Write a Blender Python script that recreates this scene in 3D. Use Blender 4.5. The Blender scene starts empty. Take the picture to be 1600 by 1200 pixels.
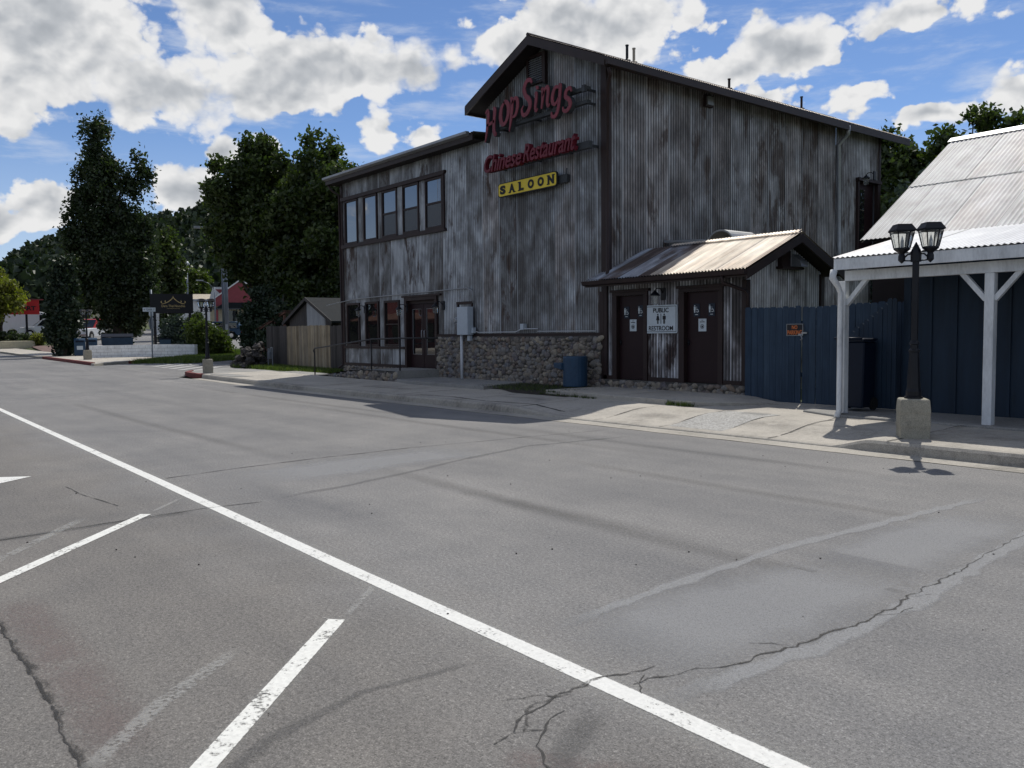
import bpy, math, random
import numpy as np
from mathutils import Matrix, Vector

random.seed(7); rng = np.random.default_rng(11)
SC = bpy.context.scene
COL = SC.collection
R_ = math.radians

# ------------------------------------------------------------------ camera
cd = bpy.data.cameras.new("camera"); cam = bpy.data.objects.new("camera", cd); COL.objects.link(cam)
cd.sensor_width = 36.0; cd.lens = 1330.0 / 1600.0 * 36.0; cd.clip_start = 0.05; cd.clip_end = 4000
M = Matrix(((0.62455054, -0.04008266, 0.77995513, 0.0),
            (0.7809206, 0.04481569, -0.62302052, 0.0),
            (-0.00998191, 0.99819083, 0.05929103, 1.6),
            (0, 0, 0, 1)))
cam.matrix_world = M
SC.camera = cam
SC.render.resolution_x = 1024; SC.render.resolution_y = 768
SC.view_settings.view_transform = 'Standard'; SC.view_settings.look = 'None'
SC.view_settings.exposure = 0.0; SC.view_settings.gamma = 1.0
SC.cycles.max_bounces = 6; SC.cycles.transparent_max_bounces = 12
SC.cycles.use_denoising = True

# ------------------------------------------------------------------ sun
SUN_DIR = Vector((-0.93, 1.70, 2.80)).normalized()        # towards the sun
SUN_EL = math.asin(SUN_DIR.z); SUN_AZ = math.atan2(SUN_DIR.x, SUN_DIR.y)
sl = bpy.data.lights.new("sun", 'SUN'); sl.energy = 4.0; sl.angle = R_(0.53); sl.color = (1.0, 0.955, 0.88)
so = bpy.data.objects.new("sun", sl); COL.objects.link(so)
so.rotation_euler = SUN_DIR.to_track_quat('Z', 'Y').to_euler(); so.location = (0, 0, 40)

# ------------------------------------------------------------------ node helpers
class NT:
    dim = '3D'
    def __init__(s, tree): s.t = tree; s.n = tree.nodes; s.l = tree.links
    def new(s, typ, **kw):
        nd = s.n.new(typ)
        for k, v in kw.items():
            if k.startswith('i_'): nd.inputs[k[2:].replace('_', ' ')].default_value = v
            else: setattr(nd, k, v)
        return nd
    def put(s, sock, v):
        if isinstance(v, (int, float)): sock.default_value = v
        elif isinstance(v, (tuple, list)):
            sock.default_value = (*v, 1.0) if (sock.type == 'RGBA' and len(v) == 3) else v
        else: s.l.new(v, sock)
    def math(s, op, a, b=None, c=None, clamp=False):
        nd = s.n.new('ShaderNodeMath'); nd.operation = op; nd.use_clamp = clamp
        s.put(nd.inputs[0], a)
        if b is not None: s.put(nd.inputs[1], b)
        if c is not None: s.put(nd.inputs[2], c)
        return nd.outputs[0]
    def noise(s, vec, scale, detail=4, rough=0.55, dist=0.0, dim='3D'):
        nd = s.n.new('ShaderNodeTexNoise'); nd.noise_dimensions = s.dim
        if vec is not None: s.l.new(vec, nd.inputs['Vector'])
        nd.inputs['Scale'].default_value = scale; nd.inputs['Detail'].default_value = detail
        nd.inputs['Roughness'].default_value = rough; nd.inputs['Distortion'].default_value = dist
        return nd.outputs['Fac']
    def ramp(s, fac, stops, interp='LINEAR'):
        nd = s.n.new('ShaderNodeValToRGB'); cr = nd.color_ramp; cr.interpolation = interp
        while len(cr.elements) < len(stops): cr.elements.new(0.5)
        for e, (p, c) in zip(cr.elements, stops):
            e.position = p; e.color = (c, c, c, 1) if isinstance(c, (int, float)) else (*c, 1)
        s.put(nd.inputs[0], fac); return nd.outputs[0]
    def sstep(s, v, lo, hi, a=0.0, b=1.0):
        nd = s.n.new('ShaderNodeMapRange'); nd.interpolation_type = 'SMOOTHSTEP'
        s.put(nd.inputs[0], v)
        for i, q in enumerate((lo, hi, a, b)): nd.inputs[1 + i].default_value = q
        return nd.outputs[0]
    def mix(s, fac, a, b, mode='MIX'):
        nd = s.n.new('ShaderNodeMix'); nd.data_type = 'RGBA'; nd.blend_type = mode
        s.put(nd.inputs[0], fac); s.put(nd.inputs[6], a); s.put(nd.inputs[7], b)
        return nd.outputs[2]
    def mapping(s, vec, scale=(1, 1, 1), loc=(0, 0, 0), rot=(0, 0, 0)):
        nd = s.n.new('ShaderNodeMapping'); s.l.new(vec, nd.inputs[0])
        nd.inputs['Scale'].default_value = scale; nd.inputs['Location'].default_value = loc
        nd.inputs['Rotation'].default_value = rot; return nd.outputs[0]
    def sep(s, vec):
        nd = s.n.new('ShaderNodeSeparateXYZ'); s.l.new(vec, nd.inputs[0]); return nd.outputs
    def comb(s, x, y, z=0.0):
        nd = s.n.new('ShaderNodeCombineXYZ'); s.put(nd.inputs[0], x); s.put(nd.inputs[1], y); s.put(nd.inputs[2], z)
        return nd.outputs[0]
    def bump(s, h, strength=0.3, dist=0.01):
        nd = s.n.new('ShaderNodeBump'); nd.inputs['Strength'].default_value = strength
        nd.inputs['Distance'].default_value = dist; s.l.new(h, nd.inputs['Height']); return nd.outputs[0]

# ------------------------------------------------------------------ world: daylight sky with cumulus
w = bpy.data.worlds.new("World"); SC.world = w; w.use_nodes = True
t = NT(w.node_tree); t.n.clear(); t.dim = '2D'
out = t.new('ShaderNodeOutputWorld'); bg = t.new('ShaderNodeBackground')
SKY_S = 0.10
bg.inputs['Strength'].default_value = SKY_S
sky = t.new('ShaderNodeTexSky'); sky.sky_type = 'NISHITA'; sky.sun_disc = False
sky.sun_elevation = SUN_EL; sky.sun_rotation = SUN_AZ
sky.altitude = 1600; sky.air_density = 1.0; sky.dust_density = 0.3; sky.ozone_density = 2.0
tc = t.new('ShaderNodeTexCoord'); D = tc.outputs['Generated']
dx, dy, dz = t.sep(D)
az = t.math('MULTIPLY', t.math('ARCTAN2', dx, dy), 57.29578)
el = t.math('MULTIPLY', t.math('ARCSINE', dz), 57.29578)
P = t.comb(az, t.math('MULTIPLY', el, 1.25), 0.0)
nA = t.noise(P, 0.17, 6, 0.52, 0.3)
nB = t.noise(P, 0.55, 6, 0.56, 0.0)
Pup = t.mapping(P, loc=(-0.25, 0.75, 0.0))
wob = t.math('MULTIPLY', t.math('SUBTRACT', t.noise(P, 0.30, 4, 0.5), 0.5), 2.2)
wob2 = t.math('MULTIPLY', t.math('SUBTRACT', t.noise(t.mapping(P, loc=(31, 7, 3)), 0.30, 4, 0.5), 0.5), 1.6)
azw = t.math('ADD', az, wob); elw = t.math('ADD', el, wob2)
# (bearing, elevation, half width, half height, weight)
CLOUDS = [(-79.5, 17.6, 8.5, 4.7, 1.0), (-70.3, 19.9, 3.6, 3.4, 1.0), (-73.6, 15.0, 6.3, 2.5, 1.0), (-84.5, 14.4, 6.0, 3.3, 1.0),
          (-61.5, 16.9, 6.4, 2.3, 1.15), (-66.5, 15.6, 5.5, 2.0, 1.0), (-57.8, 17.0, 2.8, 1.9, 1.0),
          (-45.2, 19.3, 6.6, 3.0, 1.0), (-51.2, 18.0, 3.2, 1.6, 0.9), (-44.0, 22.5, 5.0, 3.0, 1.0),
          (-33.6, 17.2, 3.7, 2.0, 1.0), (-36.6, 16.0, 3.2, 1.1, 0.9), (-26.2, 18.0, 4.6, 1.3, 0.50),
          (-30.2, 14.3, 2.2, 0.9, 0.55), (-20.6, 13.2, 2.6, 1.5, 1.0), (-24.8, 12.4, 2.6, 0.8, 0.8), (-34.8, 14.4, 3.6, 0.9, 0.42),
          (-71.9, 8.7, 2.6, 1.9, 1.0), (-69.6, 11.2, 1.3, 1.0, 0.9), (-66.6, 12.0, 1.0, 0.7, 0.7), (-79.4, 7.9, 2.6, 1.5, 0.9), (-82.6, 6.8, 2.4, 1.3, 0.9),
          (-60.2, 13.4, 1.3, 1.2, 0.40), (-57.0, 12.9, 1.6, 0.7, 0.34), (-54.9, 17.7, 1.0, 1.6, 0.40), (-77.0, 3.6, 5.0, 1.0, 0.6)]
f = None
for (a0, e0, ra, re, wt) in CLOUDS:
    u = t.math('DIVIDE', t.math('SUBTRACT', azw, a0), ra)
    v = t.math('DIVIDE', t.math('SUBTRACT', elw, e0), re)
    r2 = t.math('SQRT', t.math('ADD', t.math('MULTIPLY', u, u), t.math('MULTIPLY', v, v)))
    g = t.math('MULTIPLY_ADD', r2, -wt, wt)
    f = g if f is None else t.math('SMOOTH_MAX', f, g, 0.15)
# other parts of the sky (never in the photograph) get scattered cumulus of the same kind
away = t.math('MAXIMUM', t.math('MAXIMUM', t.sstep(az, -17, -10), t.sstep(t.math('MULTIPLY', az, -1), 88, 95)), t.sstep(el, 23, 28))
gen = t.math('MULTIPLY', t.math('SUBTRACT', t.noise(t.mapping(P, scale=(1, 1.6, 1)), 0.035, 3, 0.5), 0.52), 5.0)
gen = t.math('ADD', gen, t.math('MULTIPLY', t.math('SUBTRACT', away, 1.0), 6.0))
f = t.math('MAXIMUM', f, gen)
fs = t.math('ADD', f, t.math('MULTIPLY', t.math('SUBTRACT', nA, 0.50), 0.95))
def billow(vec, sc):
    o = None
    for k, (s_, w_) in enumerate(((sc, .60), (sc * 2.1, .28), (sc * 4.6, .14))):
        v = t.new('ShaderNodeTexVoronoi'); v.voronoi_dimensions = '2D'; v.feature = 'F1'; v.inputs['Scale'].default_value = s_
        t.l.new(t.mapping(vec, loc=(k * 3.7, k * 1.9, 0)), v.inputs['Vector']); q = t.math('MULTIPLY', t.math('SUBTRACT', 0.45, v.outputs['Distance']), w_ * 2)
        o = q if o is None else t.math('ADD', o, q)
    return o
warp = t.new('ShaderNodeVectorMath', operation='ADD'); wn_ = t.new('ShaderNodeTexNoise'); wn_.noise_dimensions = '2D'; wn_.inputs['Scale'].default_value = 0.5; wn_.inputs['Detail'].default_value = 5; t.l.new(P, wn_.inputs['Vector'])
wsc = t.new('ShaderNodeVectorMath', operation='SCALE'); t.l.new(wn_.outputs['Color'], wsc.inputs[0]); wsc.inputs['Scale'].default_value = 1.3
t.l.new(P, warp.inputs[0]); t.l.new(wsc.outputs[0], warp.inputs[1]); PW = warp.outputs[0]
bA = billow(PW, 0.42); bB = billow(t.mapping(PW, loc=(-0.30, 0.62, 0.0)), 0.42)
fn = t.math('ADD', t.math('ADD', fs, t.math('MULTIPLY', bA, 0.40)), t.math('MULTIPLY', t.math('SUBTRACT', nB, 0.5), 0.55))
soft = t.noise(P, 0.12, 2, 0.5)
mask = t.math('MULTIPLY', t.sstep(fn, 0.0, 0.17), t.sstep(t.math('ADD', fn, t.math('MULTIPLY', t.math('SUBTRACT', soft, 0.40), 1.6)), -0.15, 0.45))
core = t.sstep(fs, 0.15, 1.0)
nS = t.noise(P, 0.34, 3, 0.45, 0.2); nS2 = t.noise(Pup, 0.34, 3, 0.45, 0.2)
relief = t.math('ADD', t.math('MULTIPLY', t.math('SUBTRACT', bA, bB), 0.30), t.math('MULTIPLY', t.math('SUBTRACT', nS, nS2), 1.5))
relA = t.math('MULTIPLY', t.math('SUBTRACT', t.noise(t.mapping(P, loc=(9, 4, 2)), 0.22, 5, 0.5, 0.3), 0.5), 2.2)
lum = t.math('ADD', t.math('SUBTRACT', 1.0, t.math('MULTIPLY', core, 0.38)), t.math('ADD', t.math('MULTIPLY', relief, 0.5), t.math('MULTIPLY', relA, -0.22)))
lum = t.math('MINIMUM', t.math('MAXIMUM', lum, 0.26), 1.0)
ccol = t.ramp(lum, [(0.0, (0.24, 0.265, 0.31)), (0.35, (0.35, 0.38, 0.42)), (0.65, (0.54, 0.565, 0.60)), (1.0, (0.90, 0.90, 0.90))])
csc = t.mix(1.0, ccol, (1 / SKY_S * 0.92,) * 3, 'MULTIPLY')
cir = t.noise(t.mapping(P, scale=(0.30, 1.1, 1), rot=(0, 0, 0.25)), 0.42, 6, 0.62, 0.12)
veil = t.math('MULTIPLY', t.sstep(f, -0.9, 0.15), 0.35)
low = t.math('MULTIPLY', t.sstep(t.math('MULTIPLY', el, -1), -14, -2), 0.42)
cirm = t.math('MAXIMUM', t.math('MULTIPLY', t.sstep(cir, 0.46, 0.78), t.math('ADD', 0.26, veil)), low)
skyc = t.mix(1.0, sky.outputs[0], (0.80, 0.90, 1.06), 'MULTIPLY')
c1 = t.mix(cirm, skyc, (6.6, 7.2, 8.2))
c2 = t.mix(mask, c1, csc)
t.l.new(c2, bg.inputs['Color']); t.l.new(bg.outputs[0], out.inputs['Surface'])

# ------------------------------------------------------------------ terrain heights
def sm(x, a, b):
    q = np.clip((np.asarray(x, float) - a) / (b - a), 0, 1); return q * q * (3 - 2 * q)
def hx(x):
    s = np.maximum(0.0, -np.asarray(x, float) - 22.0); return 0.009 * s * s / (s + 4.0)
def hg(x, y):
    x = np.asarray(x, float); y = np.asarray(y, float)
    R = np.hypot(x, y)
    rise = 0.026 * np.maximum(0, R - 55) * sm(y, 12.5, 18.0) * sm(-x, 20, 40)
    rise = np.minimum(rise, 6 + 0 * rise)
    return hx(x) + rise
def pol(a, r, z=None):
    x = math.sin(R_(a)) * r; y = math.cos(R_(a)) * r
    return (x, y, float(hg(x, y)) if z is None else z)

# ------------------------------------------------------------------ mesh builder
class MB:
    def __init__(s): s.v = []; s.f = []; s.uv = None; s.tint = None
    def quad(s, a, b, c, d):
        n = len(s.v); s.v += [a, b, c, d]; s.f.append((n, n + 1, n + 2, n + 3)); return s
    def poly(s, pts):
        n = len(s.v); s.v += list(pts); s.f.append(tuple(range(n, n + len(pts)))); return s
    def box(s, x0, x1, y0, y1, z0, z1):
        n = len(s.v)
        s.v += [(x0, y0, z0), (x1, y0, z0), (x1, y1, z0), (x0, y1, z0), (x0, y0, z1), (x1, y0, z1), (x1, y1, z1), (x0, y1, z1)]
        s.f += [tuple(n + i for i in q) for q in ((0, 3, 2, 1), (4, 5, 6, 7), (0, 1, 5, 4), (1, 2, 6, 5), (2, 3, 7, 6), (3, 0, 4, 7))]
        return s
    def rbox(s, c, sz, rz=0.0, tilt=None):
        m = Matrix.Rotation(rz, 4, 'Z')
        if tilt is not None: m = m @ Matrix.Rotation(tilt[0], 4, tilt[1])
        n0 = len(s.v); a, b, h = sz[0] / 2, sz[1] / 2, sz[2] / 2
        s.box(-a, a, -b, b, -h, h)
        for i in range(n0, len(s.v)): s.v[i] = tuple(m @ Vector(s.v[i]) + Vector(c))
        return s
    def prism(s, pts, d):        # closed polygon pts (3D), extruded by vector d
        n = len(s.v); k = len(pts); d = Vector(d)
        s.v += [tuple(p) for p in pts] + [tuple(Vector(p) + d) for p in pts]
        s.f.append(tuple(range(n, n + k))[::-1]); s.f.append(tuple(range(n + k, n + 2 * k)))
        for i in range(k):
            j = (i + 1) % k; s.f.append((n + i, n + j, n + k + j, n + k + i))
        return s
    def bar(s, a, b, wd, hh, up=(0, 0, 1)):
        a = Vector(a); b = Vector(b); d = (b - a).normalized(); u = Vector(up)
        sd = d.cross(u)
        if sd.length < 1e-4: sd = d.cross(Vector((1, 0, 0)))
        sd.normalize(); u = sd.cross(d).normalized()
        q = [a + sd * (i * wd / 2) + u * (j * hh / 2) for i, j in ((-1, -1), (1, -1), (1, 1), (-1, 1))]
        return s.prism(q, b - a)
    def tube(s, path, r, n=10, cap=True):
        path = [Vector(p) for p in path]; rs = r if isinstance(r, (list, tuple)) else [r] * len(path)
        base = len(s.v); up = Vector((0, 0, 1)); prev = None
        for i, p in enumerate(path):
            d = (path[min(i + 1, len(path) - 1)] - path[max(i - 1, 0)])
            d = d.normalized() if d.length > 1e-9 else up
            if prev is None:
                a = d.cross(up) if abs(d.z) < 0.95 else d.cross(Vector((1, 0, 0)))
            else: a = prev - d * prev.dot(d)
            a.normalize(); prev = a; b = d.cross(a)
            for k in range(n):
                th = 2 * math.pi * k / n; s.v.append(tuple(p + (a * math.cos(th) + b * math.sin(th)) * rs[i]))
        for i in range(len(path) - 1):
            for k in range(n):
                k2 = (k + 1) % n; s.f.append((base + i * n + k, base + i * n + k2, base + (i + 1) * n + k2, base + (i + 1) * n + k))
        if cap:
            s.f.append(tuple(base + k for k in range(n))[::-1]); s.f.append(tuple(base + (len(path) - 1) * n + k for k in range(n)))
        return s
    def lathe(s, prof, c, n=14, sq=False, rot=0.0):   # prof: (radius, z)
        base = len(s.v)
        for r, z in prof:
            for k in range(n):
                th = 2 * math.pi * k / n + rot
                s.v.append((c[0] + r * math.cos(th), c[1] + r * math.sin(th), c[2] + z))
        for i in range(len(prof) - 1):
            for k in range(n):
                k2 = (k + 1) % n; s.f.append((base + i * n + k, base + i * n + k2, base + (i + 1) * n + k2, base + (i + 1) * n + k))
        s.f.append(tuple(base + k for k in range(n))[::-1]); s.f.append(tuple(base + (len(prof) - 1) * n + k for k in range(n)))
        return s
    def arr(s, V, F):
        n = len(s.v); s.v += [tuple(p) for p in V]; s.f += [tuple(int(i) + n for i in q) for q in F]; return s
    def build(s, name, mat, parent=None, smooth=False, bevel=0.0, label=None, kind=None):
        me = bpy.data.meshes.new(name); me.from_pydata([tuple(map(float, p)) for p in s.v], [], s.f)
        if s.uv is not None:
            ul = me.uv_layers.new(name="UVMap"); co = np.array(s.uv, float)
            vi = np.empty(len(me.loops), int); me.loops.foreach_get('vertex_index', vi)
            ul.data.foreach_set('uv', co[vi].ravel())
        if s.tint is not None:
            at = me.attributes.new('tint', 'FLOAT', 'FACE'); at.data.foreach_set('value', np.array(s.tint, float))
        return link(me, name, mat, parent, smooth, bevel, label, kind)

def link(me, name, mat, parent=None, smooth=False, bevel=0.0, label=None, kind=None):
    if parent is not None:
        off = Vector((0, 0, 0)); q = parent
        while q is not None: off += q.location; q = q.parent
        me.transform(Matrix.Translation(-off))
    if mat is not None: me.materials.append(mat)
    me.validate(); 
    import bmesh
    if len(me.polygons) < 60000:
        bm = bmesh.new(); bm.from_mesh(me)
        if smooth != 'open': bmesh.ops.recalc_face_normals(bm, faces=bm.faces)
        bm.to_mesh(me); bm.free()
    if smooth: me.polygons.foreach_set('use_smooth', [True] * len(me.polygons))
    o = bpy.data.objects.new(name, me); COL.objects.link(o)
    if parent is not None: o.parent = parent
    if bevel > 0:
        b = o.modifiers.new('bevel', 'BEVEL'); b.width = bevel; b.segments = 1; b.limit_method = 'ANGLE'; b.angle_limit = R_(50)
    if label: o['label'] = label
    if kind: o['kind'] = kind
    return o
def tag(o, label, cat, group=None, kind=None):
    o['label'] = label; o['category'] = cat
    if group: o['group'] = group
    if kind: o['kind'] = kind
    return o
def thing(name, label, cat, loc=(0, 0, 0), group=None):
    o = bpy.data.objects.new(name, None); o.empty_display_size = 0.2; COL.objects.link(o); o.location = loc
    return tag(o, label, cat, group)
def dup(root, loc, rz, label, group=None, sc=None):
    r = root.copy(); COL.objects.link(r); r.location = loc; r.rotation_euler = (0, 0, rz); r['label'] = label
    if group: r['group'] = group
    if sc: r.scale = sc
    for ch in list(root.children):
        c = ch.copy(); COL.objects.link(c); c.parent = r
        for g in list(ch.children):
            d = g.copy(); COL.objects.link(d); d.parent = c
    return r
def struct(name, mb, mat, smooth=False, bevel=0.0):
    return mb.build(name, mat, None, smooth, bevel, kind='structure')

# ------------------------------------------------------------------ materials
MATS = {}
def newmat(name):
    m = bpy.data.materials.new(name); m.use_nodes = True; t = NT(m.node_tree)
    b = t.n.get('Principled BSDF'); MATS[name] = m; return m, t, b
def plain(name, col, rough=0.6, metal=0.0, var=0.12, vs=3.0, bump=0.0, bs=60.0, spec=0.3, stretch=(1, 1, 1), dark=None):
    m, t, b = newmat(name); tc = t.new('ShaderNodeTexCoord')
    v = t.mapping(tc.outputs['Object'], scale=stretch)
    n = t.noise(v, vs, 6, 0.62, 0.3); n2 = t.noise(v, vs * 9, 4, 0.6)
    k = t.math('ADD', t.math('MULTIPLY', n, 0.65), t.math('MULTIPLY', n2, 0.35))
    lo = tuple(c * (1 - var * 2) for c in col) if dark is None else dark
    hi = tuple(min(1, c * (1 + var * 1.6)) for c in col)
    c = t.ramp(k, [(0.30, lo), (0.5, col), (0.70, hi)])
    t.l.new(c, b.inputs['Base Color']); b.inputs['Metallic'].default_value = metal
    rr = t.math('ADD', t.math('MULTIPLY', t.math('SUBTRACT', n2, 0.5), 0.3), rough)
    t.l.new(rr, b.inputs['Roughness'])
    if spec is not None: b.inputs['Specular IOR Level'].default_value = spec
    if bump > 0: t.l.new(t.bump(t.noise(v, bs, 5, 0.65), bump, 0.01), b.inputs['Normal'])
    return m

def asphalt_mat(name, col_a, col_b, col_c, blend=True):
    m, t, b = newmat(name); tc = t.new('ShaderNodeTexCoord'); O = tc.outputs['Object']
    big = t.noise(O, 0.35, 5, 0.6, 0.5); streak = t.noise(t.mapping(O, scale=(0.10, 1.3, 1)), 1.0, 5, 0.55)
    mid = t.noise(O, 3.0, 5, 0.65); fine = t.noise(O, 48.0, 4, 0.75); grain = t.noise(O, 120.0, 3, 0.7)
    k = t.math('ADD', t.math('MULTIPLY', big, 0.45), t.math('ADD', t.math('MULTIPLY', streak, 0.35), t.math('MULTIPLY', mid, 0.20)))
    c = t.ramp(k, [(0.34, col_a), (0.5, col_b), (0.66, col_c)])
    g = t.math('ADD', t.math('MULTIPLY', fine, 0.5), t.math('MULTIPLY', grain, 0.5))
    c = t.mix(1.0, c, t.ramp(g, [(0.36, 0.34), (0.46, 0.82), (0.55, 1.10), (0.66, 2.0)]), 'MULTIPLY')
    g2 = t.noise(O, 30.0, 4, 0.72); c = t.mix(1.0, c, t.ramp(g2, [(0.34, 0.86), (0.5, 1.0), (0.66, 1.12)]), 'MULTIPLY')
    if blend:
        ox, oy, oz = t.sep(O); yy = t.math('ADD', oy, t.math('MULTIPLY', t.math('SUBTRACT', t.noise(O, 0.9, 5, 0.6), 0.5), 2.0)); bf = t.sstep(yy, 1.6, 3.4)
        c = t.mix(1.0, c, t.ramp(bf, [(0.0, (0.84, 0.81, 0.77)), (1.0, (1.0, 1.0, 1.0))]), 'MULTIPLY')
    # stone chips: pale and dark specks
    vo = t.new('ShaderNodeTexVoronoi'); t.l.new(O, vo.inputs['Vector']); vo.inputs['Scale'].default_value = 95.0
    chip = t.math('LESS_THAN', vo.outputs['Distance'], 0.23)
    sx, sy, sz = t.sep(vo.outputs['Color'])
    pale = t.math('MULTIPLY', chip, t.math('GREATER_THAN', sx, 0.72)); drk = t.math('MULTIPLY', chip, t.math('LESS_THAN', sx, 0.22))
    c = t.mix(t.math('MULTIPLY', pale, 0.55), c, (0.36, 0.34, 0.31)); c = t.mix(t.math('MULTIPLY', drk, 0.55), c, (0.035, 0.035, 0.035))
    t.l.new(c, b.inputs['Base Color']); b.inputs['Roughness'].default_value = 0.86
    b.inputs['Specular IOR Level'].default_value = 0.35
    t.l.new(t.bump(g, 0.55, 0.006), b.inputs['Normal'])
    return m
asphalt = asphalt_mat('asphalt', (0.125, 0.125, 0.128), (0.176, 0.173, 0.170), (0.232, 0.225, 0.216))
asphalt_b = asphalt

def concrete_mat(name, col, joints=None, dirt=0.5, agg=False):
    m, t, b = newmat(name); tc = t.new('ShaderNodeTexCoord'); O = tc.outputs['Object']
    n = t.noise(O, 0.9, 7, 0.62, 0.4); n2 = t.noise(O, 14.0, 5, 0.65); n3 = t.noise(O, 90.0, 3, 0.6)
    k = t.math('ADD', t.math('MULTIPLY', n, 0.6), t.math('MULTIPLY', n2, 0.4))
    c = t.ramp(k, [(0.30, tuple(q * (1 - dirt) for q in col)), (0.46, tuple(q * 0.9 for q in col)), (0.62, tuple(min(1, q * 1.1) for q in col))])
    c = t.mix(1.0, c, t.ramp(n3, [(0.35, 0.72), (0.6, 1.12)]), 'MULTIPLY')
    if agg:
        vo = t.new('ShaderNodeTexVoronoi'); t.l.new(O, vo.inputs['Vector']); vo.inputs['Scale'].default_value = 45.0
        sx, sy, sz = t.sep(vo.outputs['Color']); c = t.mix(0.35, c, t.ramp(sx, [(0.1, 0.10), (0.5, 0.30), (0.95, 0.62)]), 'MIX')
    t.l.new(c, b.inputs['Base Color']); b.inputs['Roughness'].default_value = 0.9
    t.l.new(t.bump(t.math('ADD', n2, n3), 0.25, 0.01), b.inputs['Normal'])
    return m
concrete = concrete_mat('concrete', (0.42, 0.39, 0.34), dirt=0.5); concrete_k = concrete_mat('concrete_kerb', (0.37, 0.345, 0.30), dirt=0.6)
concrete_a = concrete_mat('concrete_aggregate', (0.36, 0.35, 0.32), agg=True); concrete_d = concrete_mat('concrete_dark', (0.27, 0.265, 0.25), dirt=0.55)
concrete_l = concrete_mat('concrete_lamp_block', (0.33, 0.31, 0.25), dirt=0.45)

def strip_mat(name, col, alpha=1.0, edge=0.12, wear=0.0, wscale=25.0, rough=0.8, endfade=0.0, speck=0.0):
    """flat marking: uv.x runs along in metres/length 0..1, uv.y across 0..1; alpha eaten by wear noise"""
    m, t, b = newmat(name); tc = t.new('ShaderNodeTexCoord'); O = tc.outputs['Object']; U = tc.outputs['UV']
    u, v, _ = t.sep(U)
    d = t.math('SUBTRACT', 0.5, t.math('ABSOLUTE', t.math('SUBTRACT', v, 0.5)))
    n = t.noise(O, wscale, 6, 0.7); nb = t.noise(O, wscale * 0.12, 4, 0.6)
    dd = t.math('ADD', d, t.math('MULTIPLY', t.math('SUBTRACT', n, 0.5), edge * 1.6))
    a = t.sstep(dd, 0.0, max(edge, 0.01))
    if wear > 0:
        wv = t.math('ADD', t.math('MULTIPLY', n, 0.6), t.math('MULTIPLY', nb, 0.4))
        a = t.math('MULTIPLY', a, t.sstep(wv, wear - 0.06, wear + 0.06))
    if endfade > 0:
        e = t.math('SUBTRACT', 0.5, t.math('ABSOLUTE', t.math('SUBTRACT', u, 0.5))); a = t.math('MULTIPLY', a, t.sstep(e, 0.0, endfade))
    a = t.math('MULTIPLY', a, alpha)
    c = t.ramp(t.noise(O, 40, 4, 0.7), [(0.3, tuple(q * 0.82 for q in col)), (0.6, col)])
    if speck > 0:
        g = t.noise(O, 130.0, 2, 0.6); c = t.mix(1.0, c, t.ramp(g, [(0.36, 1 - speck), (0.5, 1.0), (0.64, 1 + speck * 0.6)]), 'MULTIPLY')
    t.l.new(c, b.inputs['Base Color']); b.inputs['Roughness'].default_value = rough
    t.l.new(a, b.inputs['Alpha']); return m
paint_w = strip_mat('road_paint', (0.68, 0.68, 0.65), 1.0, 0.07, 0.40, 42.0)
paint_w2 = strip_mat('road_paint_stall', (0.70, 0.70, 0.66), 1.0, 0.05, 0.425, 34.0)
overspray = strip_mat('paint_overspray', (0.42, 0.42, 0.40), 0.30, 0.5, 0.0, 20.0, endfade=.05, speck=.6)
crumble = strip_mat('crumbled_edge', (0.040, 0.038, 0.036), 0.65, 0.5, 0.50, 55.0)
paint_old = strip_mat('road_paint_worn', (0.45, 0.45, 0.43), 0.38, 0.3, 0.47, 40.0, endfade=0.2)
paint_old2 = strip_mat('road_paint_faded', (0.55, 0.55, 0.53), 0.75, 0.08, 0.40, 30.0)
crack_m = strip_mat('crack', (0.028, 0.027, 0.026), 0.8, 0.30, 0.42, 16.0)
seal_m = strip_mat('sealant', (0.31, 0.315, 0.32), 0.60, 0.30, 0.25, 5.0, endfade=0.10, speck=0.35)
seal_s = strip_mat('sealant_soft', (0.30, 0.305, 0.312), 0.55, 0.32, 0.0, 1.6, endfade=0.28, speck=0.3)
dark_s = strip_mat('dark_band', (0.085, 0.086, 0.088), 0.26, 0.4, 0.0, 2.0, endfade=0.15, speck=0.3)
red_s = strip_mat('red_dust', (0.21, 0.165, 0.155), 0.42, 0.5, 0.46, 45.0, endfade=0.15, speck=0.5)
stain_s = strip_mat('stain', (0.07, 0.066, 0.062), 0.16, 0.5, 0.0, 3.0, endfade=0.3)

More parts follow.
